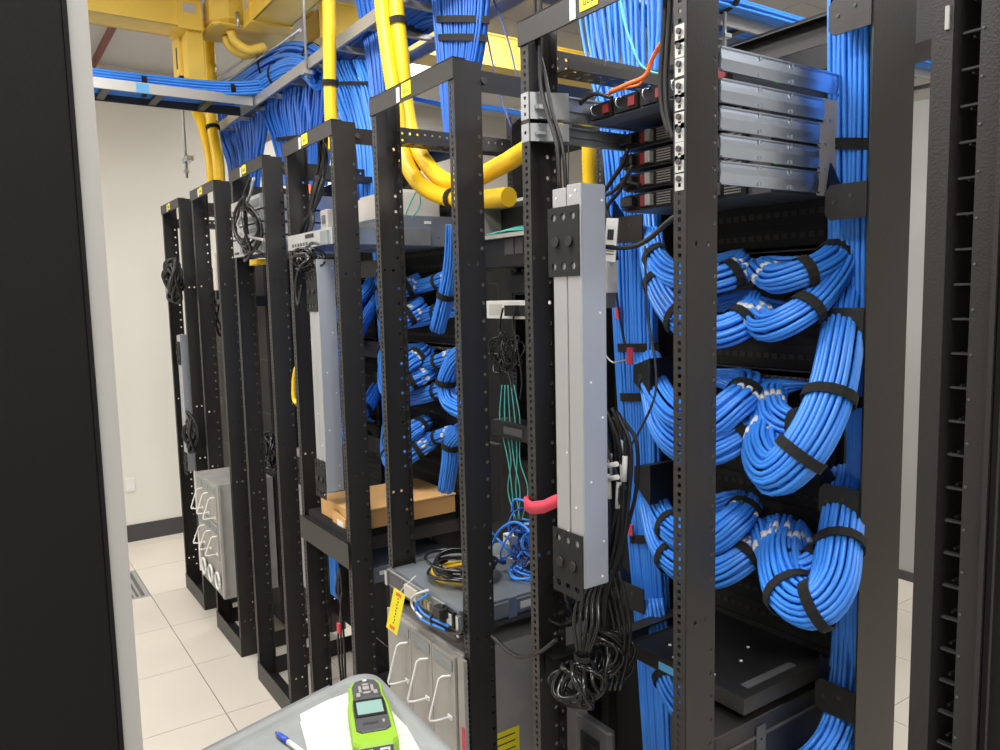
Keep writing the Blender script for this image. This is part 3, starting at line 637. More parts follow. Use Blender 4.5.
# ================================================================== NEAREST RACK CONTENTS
XR6 = AX[5]+RW
zt = [2.404, 2.347, 2.297, 2.247, 2.197]
ordl = ['topmost', 'second', 'third', 'fourth', 'lowest']
for i, z in enumerate(zt):
    yf = 1.27 if i == 0 else 1.38; h = .046; t = thing('rack_server', ordl[i]+' slim server of the stack in the nearest rack', 'server', (XR6-.03, yf, z-h), 'servers in the nearest rack')
    B('case', 'dgrey', t, -.43, .0, .004, 1.60-yf, .001, h-.004)
    if i == 0:
        B('tray', 'bgrey', t, -.432, .0, -.0, .06, -.0, .0018)
        for j in range(5):
            x = -.42+j*.084; o = B('power_supply', 'matte', t, x, x+.074, -.008, .004, .004, h-.008); B('latch', 'red', o, x+.05, x+.07, -.013, -.008, .010, .030)
            MB().tube(catmull([(x+.03, -.008, .034), (x+.03, -.028, .03), (x+.03, -.028, .014), (x+.03, -.008, .008)], 4), .002, 6).build('handle', 'chrome', o)
    else:
        for j, x in enumerate((-.425, -.225)):
            o = B('power_supply', 'matte', t, x, x+.17, -.006, .004, .004, h-.008); B('latch', 'red', o, x+.065, x+.083, -.013, -.006, .008, .034)
            B('plug', 'black', o, x+.01, x+.05, -.03, -.006, .010, .032, b=.004); B('handle', 'chassis', o, x+.088, x+.105, -.022, -.006, .008, .034, b=.002)
            q = MB()
            for a in range(10):
                for b in range(5): q.box(x+.115+a*.0045, x+.1175+a*.0045, -.0075, -.006, .008+b*.006, .011+b*.006)
            tag(q.build('mesh_grille', 'chassis', o), kind='stuff')
            B('screw', 'gold', o, x+.004, x+.008, -.009, -.006, .030, .034)
    if i in (0, 1, 4): MB().disc((-.012, .02, h-.01), (1, 0, 0), .004, .012).build('status_light', 'led', t)
    # bright telescopic rail on the near side
    t = thing('server_rail', ordl[i]+' bright steel slide rail on the near side of the nearest rack', 'rail', (XR6+.001, Y0+RD+.003, z-h), 'bright server rails of the nearest rack')
    L = .375 if i == 0 else (.325 if i == 1 else .31)
    prof = [(0, 0), (.007, 0), (.007, .003), (.0035, .0045), (.0045, .015), (.0055, .024), (.0045, .036), (.0035, .0425), (.007, .044), (.007, .047), (0, .047)]
    q = MB(); n = len(prof)
    for y in (0, L): q.v += [(x, y, zz*.93) for x, zz in prof]
    q.f += [(j, (j+1) % n, n+(j+1) % n, n+j) for j in range(n)] + [tuple(range(n-1, -1, -1)), tuple(range(n, 2*n))]; q.sm += [False]*(n+2)
    q.build('outer_rail', 'chrome', t)
    for yy in (.11, .21):
        for zz in (.006, .036): B('rail_tab', 'zinc', t, .006, .008, yy, yy+.005, zz-.003, zz+.004)
    B('end_plate', 'beige', t, .0, .003, L, L+.07, -.004, .046)
    B('plate_screw', 'zinc', t, .003, .005, L+.02, L+.026, .0, .006); B('plate_screw', 'zinc', t, .003, .005, L+.055, L+.061, .0, .006)
# clips on near post flange
zc = []
for y in (33, 48, 66, 88, 102, 119, 132, 151, 164, 181): zc.append(PY(1.097, 681, y).z)
for i, z in enumerate(zc):
    t = thing('rail_clip', ('uppermost', 'second', 'third', 'fourth', 'fifth', 'sixth', 'seventh', 'eighth', 'ninth', 'lowest')[i]+' zinc rail clip screwed to the near post of the nearest rack', 'clip', (XR6-.0165, 1.0985, z), 'zinc rail clips on the near post')
    q = MB(); h = .0165; q.hole_strip((-.011, 0, -h), (1, 0, 0), (0, 0, 1), .022, 2*h, [(.011, h*.6)], .0035); solid(q.build('plate', 'clip', t), .0015)
    MB().disc((0, -.001, h*.3), (0, -1, 0), .0055, .004).build('screw', 'dladder', t)
# far-side rails with chrome bracket on the left post
for nm, za, zb, mt in (('upper', 2.355, 2.415, 'zinc'), ('lower', 2.305, 2.345, 'srv')):
    t = thing('server_rail', nm+' server rail on the left side of the nearest rack, behind its bracket', 'rail', (AX[5]+.032, Y0+.02, za))
    q = MB(); h = zb-za; q.box(-.002, .002, 0, .53, 0, h); q.box(.002, .010, 0, .53, 0, .004); q.box(.002, .010, 0, .53, h-.004, h); q.box(.002, .006, 0, .53, h*.45, h*.55); q.build('rail', mt, t)
    q = MB(); q.hole_strip((-.031, -.0225, 0), (1, 0, 0), (0, 0, 1), .026, h, [(.015, h*.5)] if nm == 'lower' else [(.015, h*.2), (.015, h*.5), (.015, h*.8)], .004); q.quad((-.005, -.0225, 0), (-.005, -.0225, h), (.03, .07, h), (.03, .07, 0)); solid(q.build('bracket', 'zinc', t), .002)
    B('tab', 'zinc', t, .004, .016, -.01, .012, h*.35, h*.5)
# shelf
zs = 1.098
t = thing('rack_shelf', 'wide flat black shelf in the lower part of the nearest rack', 'shelf', (XR6, 1.283, zs))
B('plate', 'black', t, -.335, -.002, 0, .31, -.003, 0); B('front_lip', 'rack', t, -.335, -.002, -.003, 0, -.036, 0); B('side_lip', 'rack', t, -.005, -.002, 0, .31, -.036, -.003); B('side_lip', 'rack', t, -.337, -.335, 0, .31, -.036, .004)
B('lip_label', 'sky', t, -.245, -.19, -.0045, -.003, -.030, -.012); tag(t.children[-1], 'pale blue label')
rv = MB().disc((0, 0, 0), (0, 0, 1), .004, .002, 8).mesh('rivet', 'white')
for x, y in ((-.27, .06), (-.115, .13), (-.11, .03), (-.22, .02), (-.15, .2)): mk('rivet', rv, t, (x, y, 0))
B('foam_strip', 'dgrey', t, -.045, -.025, .04, .21, 0, .002)
t = thing('ups_unit', 'black power unit below the black shelf in the nearest rack', 'power unit', (XR6-.01, 1.2, .80))
B('case', 'rack', t, -.125, .0, 0, .38, 0, .235, b=.004); B('seam_strip', 'matte', t, 0, .001, .0, .38, .11, .114); B('ear', 'dgrey', t, .001, .004, .13, .16, .10, .215)
for z in (.125, .155, .185): MB().disc((.004, .145, z), (1, 0, 0), .003, .001, 8).build('ear_hole', 'matte', t)
B('latch_screw', 'zinc', t, .0, .006, .055, .07, .12, .14); B('ridge', 'dgrey', t, 0, .003, 0, .38, .19, .196)
t = thing('side_brace', 'black angled support rail low at the left side of the nearest rack', 'rail', (AX[5]+.012, Y0+.03, 1.0)); q = MB(); q.box(0, .004, 0, .55, 0, .05); q.box(0, .04, 0, .55, .05, .054); q.build('rail', 'rack', t)
# grey power strips ("two aluminium units") with brackets
def pdu(name, lab, x, y, z0, z1, group=None):
    t = thing(name, lab, 'power strip', (x, y, z0), group); h = z1-z0
    B('left_strip', 'pdu', t, 0, .046, 0, .062, .03, h, b=.002); B('right_strip', 'pdu', t, .049, .095, 0, .069, 0, h+.004, b=.002); B('side_cover', 'pduc', t, .095, .097, .001, .068, .002, h+.002)
    sc = MB().disc((0, 0, 0), (0, -1, 0), .0028, .0015, 8).mesh('screw', 'white')
    for (sx, sz) in ((.015, h-.02), (.036, h-.045), (.064, h-.02), (.08, h-.01), (.04, .12), (.04, .3), (.07, .18)): mk('screw', sc, t, (sx, -.0002, sz))
    sc2 = MB().disc((0, 0, 0), (1, 0, 0), .0028, .0015, 8).mesh('screw', 'white')
    for (sy, sz) in ((.058, h-.03), (.05, h-.27), (.022, h-.42), (.055, h-.5), (.02, .24), (.055, .1), (.05, .02)): mk('screw', sc2, t, (.097, sy, sz))
    for zz in (h-.19, -.03):
        q = MB(); u0 = .105/2; hol = [(.02, .022), (.0525, .022), (.085, .022), (.03, .075), (.075, .075), (.02, .128), (.0525, .128), (.085, .128)]
        q.hole_strip((-.012, -.004, zz), (1, 0, 0), (0, 0, 1), .105, .15, hol, .0085, 8); solid(q.build('keyhole_bracket', 'matte', t), .002)
        q = MB()
        for (a, b) in hol[3:5]: q.disc((a-.012, -.004, zz+b), (0, -1, 0), .011, .006, 12)
        tag(q.build('bumps', 'black', t), kind='stuff')
    return t
pd = pdu('power_strip', 'tall pair of grey aluminium power strips hanging in the nearest rack', -1.364, 1.08, 1.30, 2.18)
t = thing('hook_strap', 'red hook-and-loop strap tying the grey power strips to the rack post', 'strap', (-1.5, 1.09, 1.45))
q = MB(); pts = [(-.004, .10, -.0), (-.004, -.002, -.006), (.03, -.006, -.010), (.08, -.007, .004), (.128, -.006, .028), (.134, .0, .03)]; n = len(pts)
for (x, y, z) in pts: q.v += [(x, y, z-.016), (x, y, z+.016)]
for i in range(n-1): q.f.append((2*i, 2*i+2, 2*i+3, 2*i+1)); q.sm.append(True)
solid(q.build('band', 'redstrap', t), .003)
# cords of the nearest rack
def cord(lb, L, Y, r=.0045, mt='black', name='power_cable', cat='cable'):
    return wire(name, lb, cat, [PY(p[2] if len(p) > 2 else Y, p[0], p[1]) for p in L], r, mt)
cord('thick black cord running down along the left post of the nearest rack', [(541, -20), (540, 40), (541, 85), (548, 115), (557, 145), (560, 190)], 1.115, .0055)
cord('second black cord beside the thick one, inside the left post of the nearest rack', [(535, -20), (536, 35), (545, 75), (552, 110), (563, 150), (566, 190)], 1.125, .005)
cord('black cord arching from the topmost server down to the grey power strips', [(612, 98), (595, 94), (580, 104), (566, 126), (560, 150), (558, 190)], 1.25, .005)
cord('thin grey cord dropping behind the arching black cord', [(606, 60), (602, 80), (594, 100), (582, 112), (570, 130), (568, 190)], 1.3, .002, 'dgrey')
cord('thick dark cord hanging left of the near post, outer of two', [(672, -20), (669, 30), (666, 80), (668, 115), (674, 140)], 1.14, .006)
cord('thick dark cord hanging left of the near post, inner of two', [(667, -20), (664, 30), (661, 80), (663, 110), (670, 135)], 1.15, .006)
cord('black cord with grey tip between the second server and the power strips', [(628, 148), (622, 165), (612, 180), (600, 197)], 1.34, .006)
cord('black cord sagging from the fourth server', [(640, 185), (625, 182), (612, 192), (600, 198)], 1.34, .005)
cord('black cord from the third server down past the white label', [(632, 165), (620, 190), (607, 208), (612, 225), (617, 260)], 1.3, .005)
cord('long black cord sweeping from the near post to the grey power strips', [(678, 215), (668, 222), (650, 238), (635, 246), (615, 248), (600, 246)], 1.16, .0055)
cord('long thin dark cord hanging down beside the left blue run', [(611, 230), (616, 290), (624, 340), (632, 360)], 1.3, .003)
cord('long thin grey cord curving from the left blue run to the sleeved cords', [(645, 246), (647, 310), (655, 360), (655, 395), (640, 430), (620, 462)], 1.32, .003, 'dladder')
cord('thin grey cord reaching sideways to the small red clip', [(603, 352), (612, 362), (622, 361), (629, 359)], 1.3, .0025, 'ladder')
cord('orange fibre cable curving over the topmost server', [(610, 92), (628, 84), (645, 76), (652, 60), (660, 45), (670, 36)], 1.25, .005, 'orange', 'fibre_cable', 'cable')
cord('second orange fibre cable under the first, over the topmost server', [(606, 95), (625, 88), (640, 84), (648, 70), (655, 55), (668, 42)], 1.27, .003, 'orange', 'fibre_cable', 'cable')
cord('thin teal cable dropping above the topmost server', [(618, -20), (624, 20), (632, 45), (640, 64), (652, 72), (662, 74)], 1.3, .003, 'teal', 'fibre_cable', 'cable')
t = thing('paper_tag', 'white printed cord label beside the top of the left blue run', 'label', PY(1.24, 611, 240)); t.scale = (1.5, 1, 1.1); q = MB(); q.box(-.013, .013, -.001, .001, -.045, .045); q.build('card', 'white', t); B('print', 'ink', t, -.008, .006, -.0016, -.001, .0, .022)
q = MB(); [q.box(-.009, .009, -.0016, -.001, -.03+i*.006, -.028+i*.006) for i in range(4)]; tag(q.build('print_lines', 'ink', t), kind='stuff'); t.rotation_euler = (0, .12, 0)
B0 = thing('power_adapter', 'small white boxed adapter right of the grey power strips', 'adapter', PY(1.24, 604, 293)); B('case', 'cream', B0, -.018, .018, -.01, .03, 0, .075, b=.004); B('plug_end', 'dgrey', B0, .0, .018, -.006, .02, -.035, 0); B('socket', 'matte', B0, .004, .012, -.008, -.006, -.028, -.012)
t = thing('red_clip', 'small red clip on the thin cord beside the left blue run', 'clip', PY(1.3, 630, 356)); B('clip', 'redstrap', t, -.008, .008, -.006, .006, -.02, .02, b=.003)
for k, (x, y) in enumerate(((618, 313), (631, 530), (620, 422))):
    t = thing('red_tab', ('upper', 'lower', 'middle')[k]+' tiny red tab on the left blue vertical run', 'tab', PY(1.548, x, y)); B('tab', 'redstrap', t, -.008, .008, -.003, .003, -.016, .016)
# sleeved cords right of the power strips
rd = random.Random(9)
t = thing('cord_bundle', 'bundle of black power cords with white sleeves right of the grey power strips', 'cord bundle', PY(1.25, 612, 440))
for k in range(12):
    x0 = 603+rd.random()*22; L = [(x0+rd.uniform(-4, 4), 405+rd.random()*20), (x0+rd.uniform(0, 12), 440+rd.random()*10), (x0+rd.uniform(4, 16), 490), (x0+rd.uniform(-2, 8), 545), (x0-rd.uniform(4, 14), 600), (x0-rd.uniform(0, 24), 650)]
    Y = 1.2+rd.random()*.08; P = [PY(Y, *p)-t.location for p in L]; MB().tube(catmull(P, 6), .0048, 6).build('cord', 'black', t)
    if k < 6:
        i = 6+k; Q = catmull(P, 6); MB().tube([Q[i], Q[i+3]], .0062, 8).build('white_sleeve', 'white', t)
for k, (x, y) in enumerate(((611, 466), (612, 479))):
    MB().tube([PY(1.19, x-5, y)-t.location, PY(1.19, x+6, y-2)-t.location], .006, 8).build('white_sleeve', 'white', t)
def loops(name, lb, cat, c, R, n, r, mt, seed, drop=0, parts=True, aspect=1.2, tail=None):
    rd = random.Random(seed); t = thing(name, lb, cat, c)
    for k in range(n):
        ph = rd.uniform(0, 6.28); a = R*rd.uniform(.6, 1); b = R*aspect*rd.uniform(.6, 1); tilt = rd.uniform(-.7, .7); dy = rd.uniform(-.03, .03); P = []
        cx, cz = rd.uniform(-.25, .25)*R, rd.uniform(-.25, .25)*R
        for j in range(15):
            th = ph+2*PI*j/13; x, z = a*math.cos(th), b*math.sin(th)
            P.append((cx+x*math.cos(tilt)-z*math.sin(tilt)*.5, dy+.02*math.sin(th*2+ph), cz+z*math.cos(tilt)+x*math.sin(tilt)*.5))
        MB().tube(catmull(P, 3), r, 6).build('cord', mt, t)
    if tail: MB().tube(catmull([Vector(p) for p in tail], 6), r, 6).build('cord_tail', mt, t)
    return t
M['gloss'] = mat('glossy_black_cord', (.014, .014, .014), .18)
c = PY(1.12, 578, 683)
t = loops('cord_coil', 'tied coil of glossy black power cord below the grey power strips', 'cord coil', c, .062, 9, .0055, 'gloss', 4, aspect=.9)
for k in range(5):
    P = [PY(1.12, 578+k*2.5, 655), PY(1.13, 574+k*6, 625), PY(1.15, 578+k*5, 600), PY(1.17, 592+k*3, 575)]; MB().tube(catmull([p-c for p in P], 5), .005, 6).build('cord_tail', 'gloss', t)
strap_ring(PY(1.12, 582, 657)-c, Vector((0, 0, 1)), Vector((1, 0, 0)), Vector((0, 1, 0)), .02, .016, .006).build('velcro_strap', 'velcro', t)
t = loops('cord_coil', 'looser tangle of black cords right of the tied coil', 'cord coil', PY(1.2, 606, 655), .055, 8, .0045, 'gloss', 8, aspect=1.3)
for k in range(4):
    P = [PY(1.2, 600+k*6, 570), PY(1.22, 608+k*6, 600), PY(1.22, 615+k*5, 640), PY(1.2, 605+k*5, 690)]; MB().tube(catmull([p-t.location for p in P], 5), .0045, 6).build('cord_tail', 'gloss', t)
loops('cord_coil', 'black cord tangle behind the lower keyhole bracket', 'cord coil', PY(1.2, 572, 600), .06, 8, .0045, 'black', 12, aspect=1.2)
t = thing('outlet_box', 'dark grey outlet box low between the posts of the nearest rack', 'outlet box', PY(1.22, 592, 770))
B('case', 'dgrey', t, -.07, .065, 0, .028, -.16, .125, b=.01); B('socket_plate', 'black', t, -.04, .03, -.004, 0, .0, .09); B('socket', 'matte', t, -.025, .015, -.007, -.004, .03, .07); MB().disc((.065, 0, .02), (0, -1, 0), .005, .004).build('screw', 'zinc', t)
# ================================================================== SECOND NEAREST RACK (index 4)
xa, xb = AX[4], AX[4]+RW
def chassis(name, lb, x0, x1, y0, y1, z0, z1, nmod, rows, vents=False, group=None):
    t = thing(name, lb, 'chassis', (x0, y0, z0), group); W = x1-x0; H = z1-z0
    B('case', 'chassis', t, 0, W, .006, y1-y0, 0, H); B('mounting_ear', 'chassis', t, W-.01, W+.024, -.004, .008, .01, H-.005); B('mounting_ear', 'chassis', t, -.024, .01, -.004, .008, .01, H-.005)
    mw = (W-.034)/nmod
    for i in range(nmod):
        for (za, zb) in rows:
            x = .014+i*mw; m_ = B('blade', 'chassis', t, x+.0015, x+mw-.0015, -.008, .006, za*H, zb*H)
            B('ejector', 'srv', m_, x+.012, x+mw-.012, -.011, -.008, zb*H-.045, zb*H-.012)
            zt_ = zb*H-.06; zl = max(zt_-.13, za*H+.03); cx = x+mw*.62
            MB().tube([Vector(v_) for v_ in ((cx+.03, -.008, zt_), (cx+.012, -.026, zt_-.004), (cx+.004, -.034, zt_-.012), (cx-.004, -.066, zl+.004), (cx, -.066, zl-.003), (cx+.008, -.050, zl-.004), (cx+.02, -.012, zl))], .0034, 8).build('handle', 'white', m_)
            B('handle_foot', 'white', m_, cx+.008, cx+.03, -.012, -.008, zl-.008, zl+.004)
    if vents:
        for i in range(3):
            q = MB(); q.tube([Vector((.07+i*.15+.045*math.cos(a/8*PI), -.012, .09+.045*math.sin(a/8*PI))) for a in range(17)], .006, 6); q.build('fan_ring', 'white', t)
            MB().disc((.07+i*.15, -.002, .09), (0, -1, 0), .036, .008, 14).build('fan_hub', 'srv', t)
    return t
t = chassis('blade_chassis', 'large grey blade chassis with three wire handles at the foot of the second nearest rack', xa+.033, xb-.033, 1.086, 1.56, .22, .925, 3, [(.02, .985)])
q = MB(); q.box(.435, .4365, .06, .16, .05, .16)
B('warning_label', 'ytag', t, .438, .4395, .10, .20, .27, .43); tag(t.children[-1], 'yellow text label')
q = MB(); [q.box(.4395, .4399, .115, .185, .41-i*.022, .414-i*.022) for i in range(6)]; tag(q.build('label_print', 'ink', t), kind='stuff')
B('red_label', 'redstrap', t, .444, .458, -.006, -.004, .40, .50); B('white_label', 'white', t, .444, .456, -.006, -.004, .16, .32)
# 1U server on top of it
sz = .997
t = thing('rack_server', 'slim blue-grey server lying on top of the large grey chassis', 'server', (xa+.02, 1.085, sz))
q = MB(); q.box(0, .445, .004, .49, 0, .058); q.build('case', 'srv', t)
B('top_edge', 'zinc', t, -.002, .447, .0, .012, .056, .061); B('side_rail', 'srv', t, .445, .453, .02, .47, .008, .05); B('rail_catch', 'zinc', t, .453, .457, .17, .20, .0, .062); B('rail_label', 'white', t, .453, .4545, .215, .27, .018, .04)
B('ear', 'zinc', t, -.014, .002, -.006, .004, .004, .052); B('ear', 'zinc', t, .443, .457, -.006, .004, -.012, .05)
B('port_block', 'cream', t, .12, .2, -.004, .004, .008, .045); 
for i in range(4): B('port', 'gold', t, .205+i*.022, .222+i*.022, -.005, .004, .012, .034); 
B('power_socket', 'black', t, .36, .43, -.006, .004, .004, .054); B('socket_frame', 'white', t, .395, .42, -.008, -.006, .012, .045)
B('vent_grille', 'dgrey', t, .02, .11, -.002, .004, .012, .046)
sl2 = B('support_shelf', 'dladder', t, -.01, .46, .01, .47, -.012, 0)
c = Vector((xa+.03, 1.05, sz))
cords = [('white network cable looping out of the slim server', 'white', [(428, 590), (414, 596), (412, 606), (422, 618)], .004), ('blue network cable looping below the slim server front', 'blue', [(424, 597), (416, 604), (420, 618), (445, 630)], .004),
         ('black power cord curving down from the slim server', 'gloss', [(444, 606), (433, 612), (432, 624), (445, 632), (462, 634)], .005)]
for lb, mt_, L, r in cords: cord(lb, L, 1.07, r, mt_)
cord('second blue network cable looping below the slim server front', [(428, 594), (418, 602), (424, 614), (448, 626)], 1.072, .004, 'blue')
cord('black cord hanging across the side of the large grey chassis', [(492, 636), (508, 651), (522, 657), (540, 652), (556, 640)], 1.1, .0055, 'black')
t = thing('cord_plug', 'black power plug in the slim server on the grey chassis', 'plug', PY(1.07, 443, 612)); B('plug', 'black', t, -.03, .02, -.02, .01, -.016, .016, b=.006)
t = thing('yellow_tag', 'long yellow tag dangling from the slim server, with printed marks', 'tag', PY(1.03, 400, 590)); t.rotation_euler = (0, .30, .3); t.scale = (1.25, 1, 1.2)
q = MB(); q.box(-.02, .02, -.001, .001, -.125, -.005); q.build('card', 'ytag', t)
q = MB(); [q.box(-.001+.002*(i % 2), .002+.002*(i % 2), -.0016, -.001, -.10+i*.009, -.096+i*.009) for i in range(9)]; tag(q.build('print', 'ink', t), kind='stuff')
for zz in (-.118, -.02): B('red_mark', 'orange', t, -.009, .009, -.0016, -.001, zz, zz+.010)
MB().tube(catmull([(0, 0, -.008), (.01, .01, .02), (.02, .03, .045)], 4), .0012, 5).build('string', 'white', t)
def flatcoil(lb, c, R, n, r, mt_, seed, yellow=0):
    rd = random.Random(seed); t = thing('cable_coil', lb, 'cable coil', c)
    for k in range(n):
        a = R*rd.uniform(.8, 1.05); ph = rd.uniform(0, 6.28); dx, dy = rd.uniform(-.015, .015), rd.uniform(-.015, .015)
        P = [(dx+a*math.cos(ph+j*.5), dy+a*.95*math.sin(ph+j*.5), r+k*r*1.1+.006*math.sin(j+ph)) for j in range(13)]
        MB().tube(catmull(P, 3), r, 6).build('cable', 'yellow' if k < yellow else mt_, t)
    return t
flatcoil('coil of black and yellow cables lying on the slim server', Vector((xa+.24, 1.24, sz+.062)), .105, 10, .0055, 'gloss', 3, 3)
flatcoil('small blue cable coil lying at the rear of the slim server', Vector((xa+.36, 1.42, sz+.062)), .06, 5, .004, 'blue', 5)
# blue tangle
t = thing('cable_tangle', 'messy tangle of blue and navy patch cables behind the slim server', 'cable tangle', (xa+.33, 1.44, sz+.075)); rd = random.Random(21)
for k in range(34):
    c0 = Vector((rd.uniform(-.10, .10), rd.uniform(-.08, .08), rd.uniform(.0, .10))); a = rd.uniform(.03, .075); ax1 = Vector((rd.uniform(-1, 1), rd.uniform(-1, 1), rd.uniform(-1, 1))).normalized(); o1 = ax1.orthogonal().normalized(); o2 = ax1.cross(o1)
    P = [c0+(o1*math.cos(j*.6)+o2*math.sin(j*.6))*a*(1+.1*math.sin(j)) for j in range(rd.randint(6, 11))]; P = [Vector((p.x, p.y, max(p.z, .006))) for p in P]
    MB().tube(catmull(P, 4), .0032, 5).build('cable', ('blue', 'blue', 'darkblue', 'blue2', 'ladder')[k % 5], t)
for k in range(9):
    x, y, z = rd.uniform(-.10, .10), rd.uniform(-.09, .05), rd.uniform(.01, .13); B('connector', ('darkblue', 'white')[k % 2], t, x, x+.025, y, y+.014, z, z+.012)
t = thing('small_box', 'little white box lying among the tangled blue cables', 'box', PY(1.40, 508, 540)); B('case', 'white', t, -.018, .03, -.01, .02, -.01, .02, b=.004)
wire('loose_cable', 'thick bright blue cable arching over the tangled cables', 'cable', PT([(492, 545), (500, 530), (515, 522), (530, 532), (536, 552)], 1.38), .0045, 'blue')
wire('loose_cable', 'second bright blue cable loop above the tangle', 'cable', PT([(512, 512), (514, 500), (526, 502), (533, 514), (530, 524)], 1.38), .004, 'blue')
for k in range(5):
    wire('fibre_cable', 'thin teal fibre cable hanging behind the second nearest rack, strand '+('one', 'two', 'three', 'four', 'five')[k]+' from the left', 'cable', PT([(502+k*3, 385), (500+k*5, 420), (508+k*3, 460), (512+k*4-8*(k % 2), 490), (514+k*2, 520)], 1.52), .0022, 'teal')
# rear shelf items seen right of the near post
def rear(name, lb, cat, pxa, pxb, y0, y1, Y, mt_, d=.2):
    a, b_ = PY(Y, pxa, y0), PY(Y, pxb, y1); t = thing(name, lb, cat, (a.x, Y, b_.z)); return t, b_.x-a.x, a.z-b_.z
t, w, h = rear('open_tray', 'light grey open tray holding teal cables, between the two nearest racks', 'tray', 478, 545, 206, 232, 1.48, 'zinc')
B('top_plate', 'chassis', t, 0, w, 0, .10, h-.01, h); B('bottom_plate', 'chassis', t, 0, w, 0, .10, 0, .013); B('end_plate', 'chassis', t, 0, .008, 0, .10, 0, h); B('back_plate', 'black', t, 0, w, .09, .10, 0, h)
for k in range(3): wire('fibre_cable', ('upper', 'middle', 'lower')[k]+' teal fibre cable lying in the light grey open tray', 'cable', [t.location+Vector(p) for p in ((.02, .02+.02*k, .018), (w*.4, .01+.02*k, .022+.006*k), (w*.8, .03, .018+.004*k), (w-.01, .02+.02*k, .02))], .0025, 'teal')
t, w, h = rear('power_unit', 'black power unit with small grey sockets under the light grey open tray', 'power unit', 480, 545, 236, 264, 1.50, 'black')
B('case', 'black', t, 0, w, 0, .09, 0, h, b=.005); B('socket', 'dladder', t, w*.42, w*.56, -.004, 0, h*.35, h*.8); B('socket', 'dladder', t, w*.58, w*.7, -.004, 0, h*.35, h*.8)
t, w, h = rear('network_device', 'white network device with black cords between the two nearest racks', 'network device', 484, 560, 301, 320, 1.5, 'white')
B('case', 'white', t, 0, w, 0, .09, 0, h, b=.003); B('socket', 'black', t, w*.36, w*.5, -.02, 0, .01, h*.75); B('socket', 'black', t, w*.56, w*.7, -.02, 0, .01, h*.75); B('label', 'cream', t, w*.08, w*.26, -.002, 0, h*.2, h*.8)
loops('cord_coil', 'dangling loops of grey-black cord below the white network device', 'cord coil', PY(1.45, 506, 352), .05, 7, .0032, 'gloss', 31, aspect=1.5)
cord('black cord dropping from the white network device, left', [(503, 308), (500, 325), (502, 345), (508, 372), (514, 395)], 1.44, .0035, 'gloss')
cord('black cord dropping from the white network device, right', [(515, 309), (513, 325), (518, 350), (522, 380), (520, 400)], 1.44, .0035, 'gloss')
t, w, h = rear('screen_unit', 'black framed unit with recessed grey plate between the two nearest racks', 'device', 490, 560, 419, 452, 1.5, 'black')
B('frame', 'black', t, 0, w, 0, .09, 0, h, b=.01); B('plate', 'dgrey', t, w*.22, w*.5, -.003, 0, h*.3, h*.75)
# ================================================================== FOURTH RACK FROM THE WALL (index 3)
xa3, xb3 = AX[3], AX[3]+RW
t = thing('rack_shelf', 'black shelf carrying the cardboard box in the fourth rack from the wall', 'shelf', (xa3, 1.1, 1.05))
B('plate', 'rack', t, .033, RW-.033, -.004, .54, -.003, 0); B('front_lip', 'rack', t, 0, RW, -.012, -.008, -.095, 0); B('side_lip', 'rack', t, RW-.038, RW-.034, .09, .51, -.05, 0); B('ridge', 'matte', t, .05, RW-.05, .01, .5, 0, .031)
bz = 1.082
t = thing('cardboard_box', 'flat brown cardboard box lying on the black shelf', 'box', (xb3-.30, 1.13, bz), None)
q = MB(); q.box(-.06, .265, 0, .44, 0, .072); q.build('carton', 'card', t); B('side_flap', 'kraft', t, .265, .267, .0, .44, .0, .071); B('top_lid', 'card', t, -.064, .270, -.004, .444, .071, .076)
q = MB(); q.box(.08, .20, -.010, -.006, .0, .062, Matrix.Translation((0, 0, -.002)) @ Matrix.Rotation(.12, 4, 'Y')); q.build('front_flap', 'card', t); B('white_label', 'paper', t, .13, .19, -.012, -.010, -.004, .02)
t = thing('slim_device', 'dark grey device with pale strip below the cardboard box shelf', 'device', (xa3+.05, 1.2, .86)); B('case', 'bgrey', t, 0, .41, 0, .36, 0, .06, b=.003); B('pale_strip', 'white', t, .405, .413, .03, .2, .03, .045); B('foot', 'black', t, .02, .39, .02, .34, -.012, 0)
t = thing('rack_server', 'wide blue-grey server high in the fourth rack from the wall', 'server', (xa3+.04, 1.34, 2.145)); B('case', 'bgrey', t, 0, .43, 0, .28, 0, .115, b=.003); B('front_plate', 'srv', t, .0, .43, -.006, 0, .01, .1); B('maker_label', 'white', t, .43, .4315, .13, .16, .085, .095)
for i in range(4): B('hole', 'matte', t, .43, .4312, .04+i*.05, .044+i*.05, .03, .034)
t = thing('storage_box', 'beige metal device standing on the wide blue-grey server', 'device', (xa3+.1, 1.36, 2.262)); B('case', 'cream', t, 0, .34, 0, .2, 0, .09, b=.004); B('lid', 'cream', t, .01, .33, .01, .19, .09, .10)
wire('fibre_cable', 'teal fibre loop hanging over the beige device', 'cable', PT([(405, 216), (412, 200), (418, 190), (420, 205), (412, 218)], 1.34), .003, 'teal')
for k, (py, ww) in enumerate(((284, 9), (316, 11), (364, 9), (394, 11), (440, 9))):
    bundle('cable_bundle', ('topmost', 'second', 'third', 'fourth', 'lowest')[k]+' small dark blue bundle ending in white sleeves above the cardboard box', 'cable bundle', PT([(392, py+8, ), (410, py+4), (425, py+1), (440, py-4), (452, py-8)], 1.52), .0031*ww, 24, .0050, 'blue', (.72,), None, True, .8, seed=90+k, group='small blue bundles above the cardboard box')
bundle('cable_bundle', 'upright blue bundle strapped beside the near post above the cardboard box', 'cable bundle', PT([(454, 225), (452, 262), (446, 295), (437, 330)], 1.42), .030, 22, .0050, 'blue', (.72,), seed=97)
bundle('cable_bundle', 'curled blue bundle halfway down beside the near post, above the cardboard box', 'cable bundle', PT([(466, 350), (454, 362), (446, 382), (450, 402), (466, 412)], 1.42), .034, 24, .0050, 'blue', (.5,), seed=98)
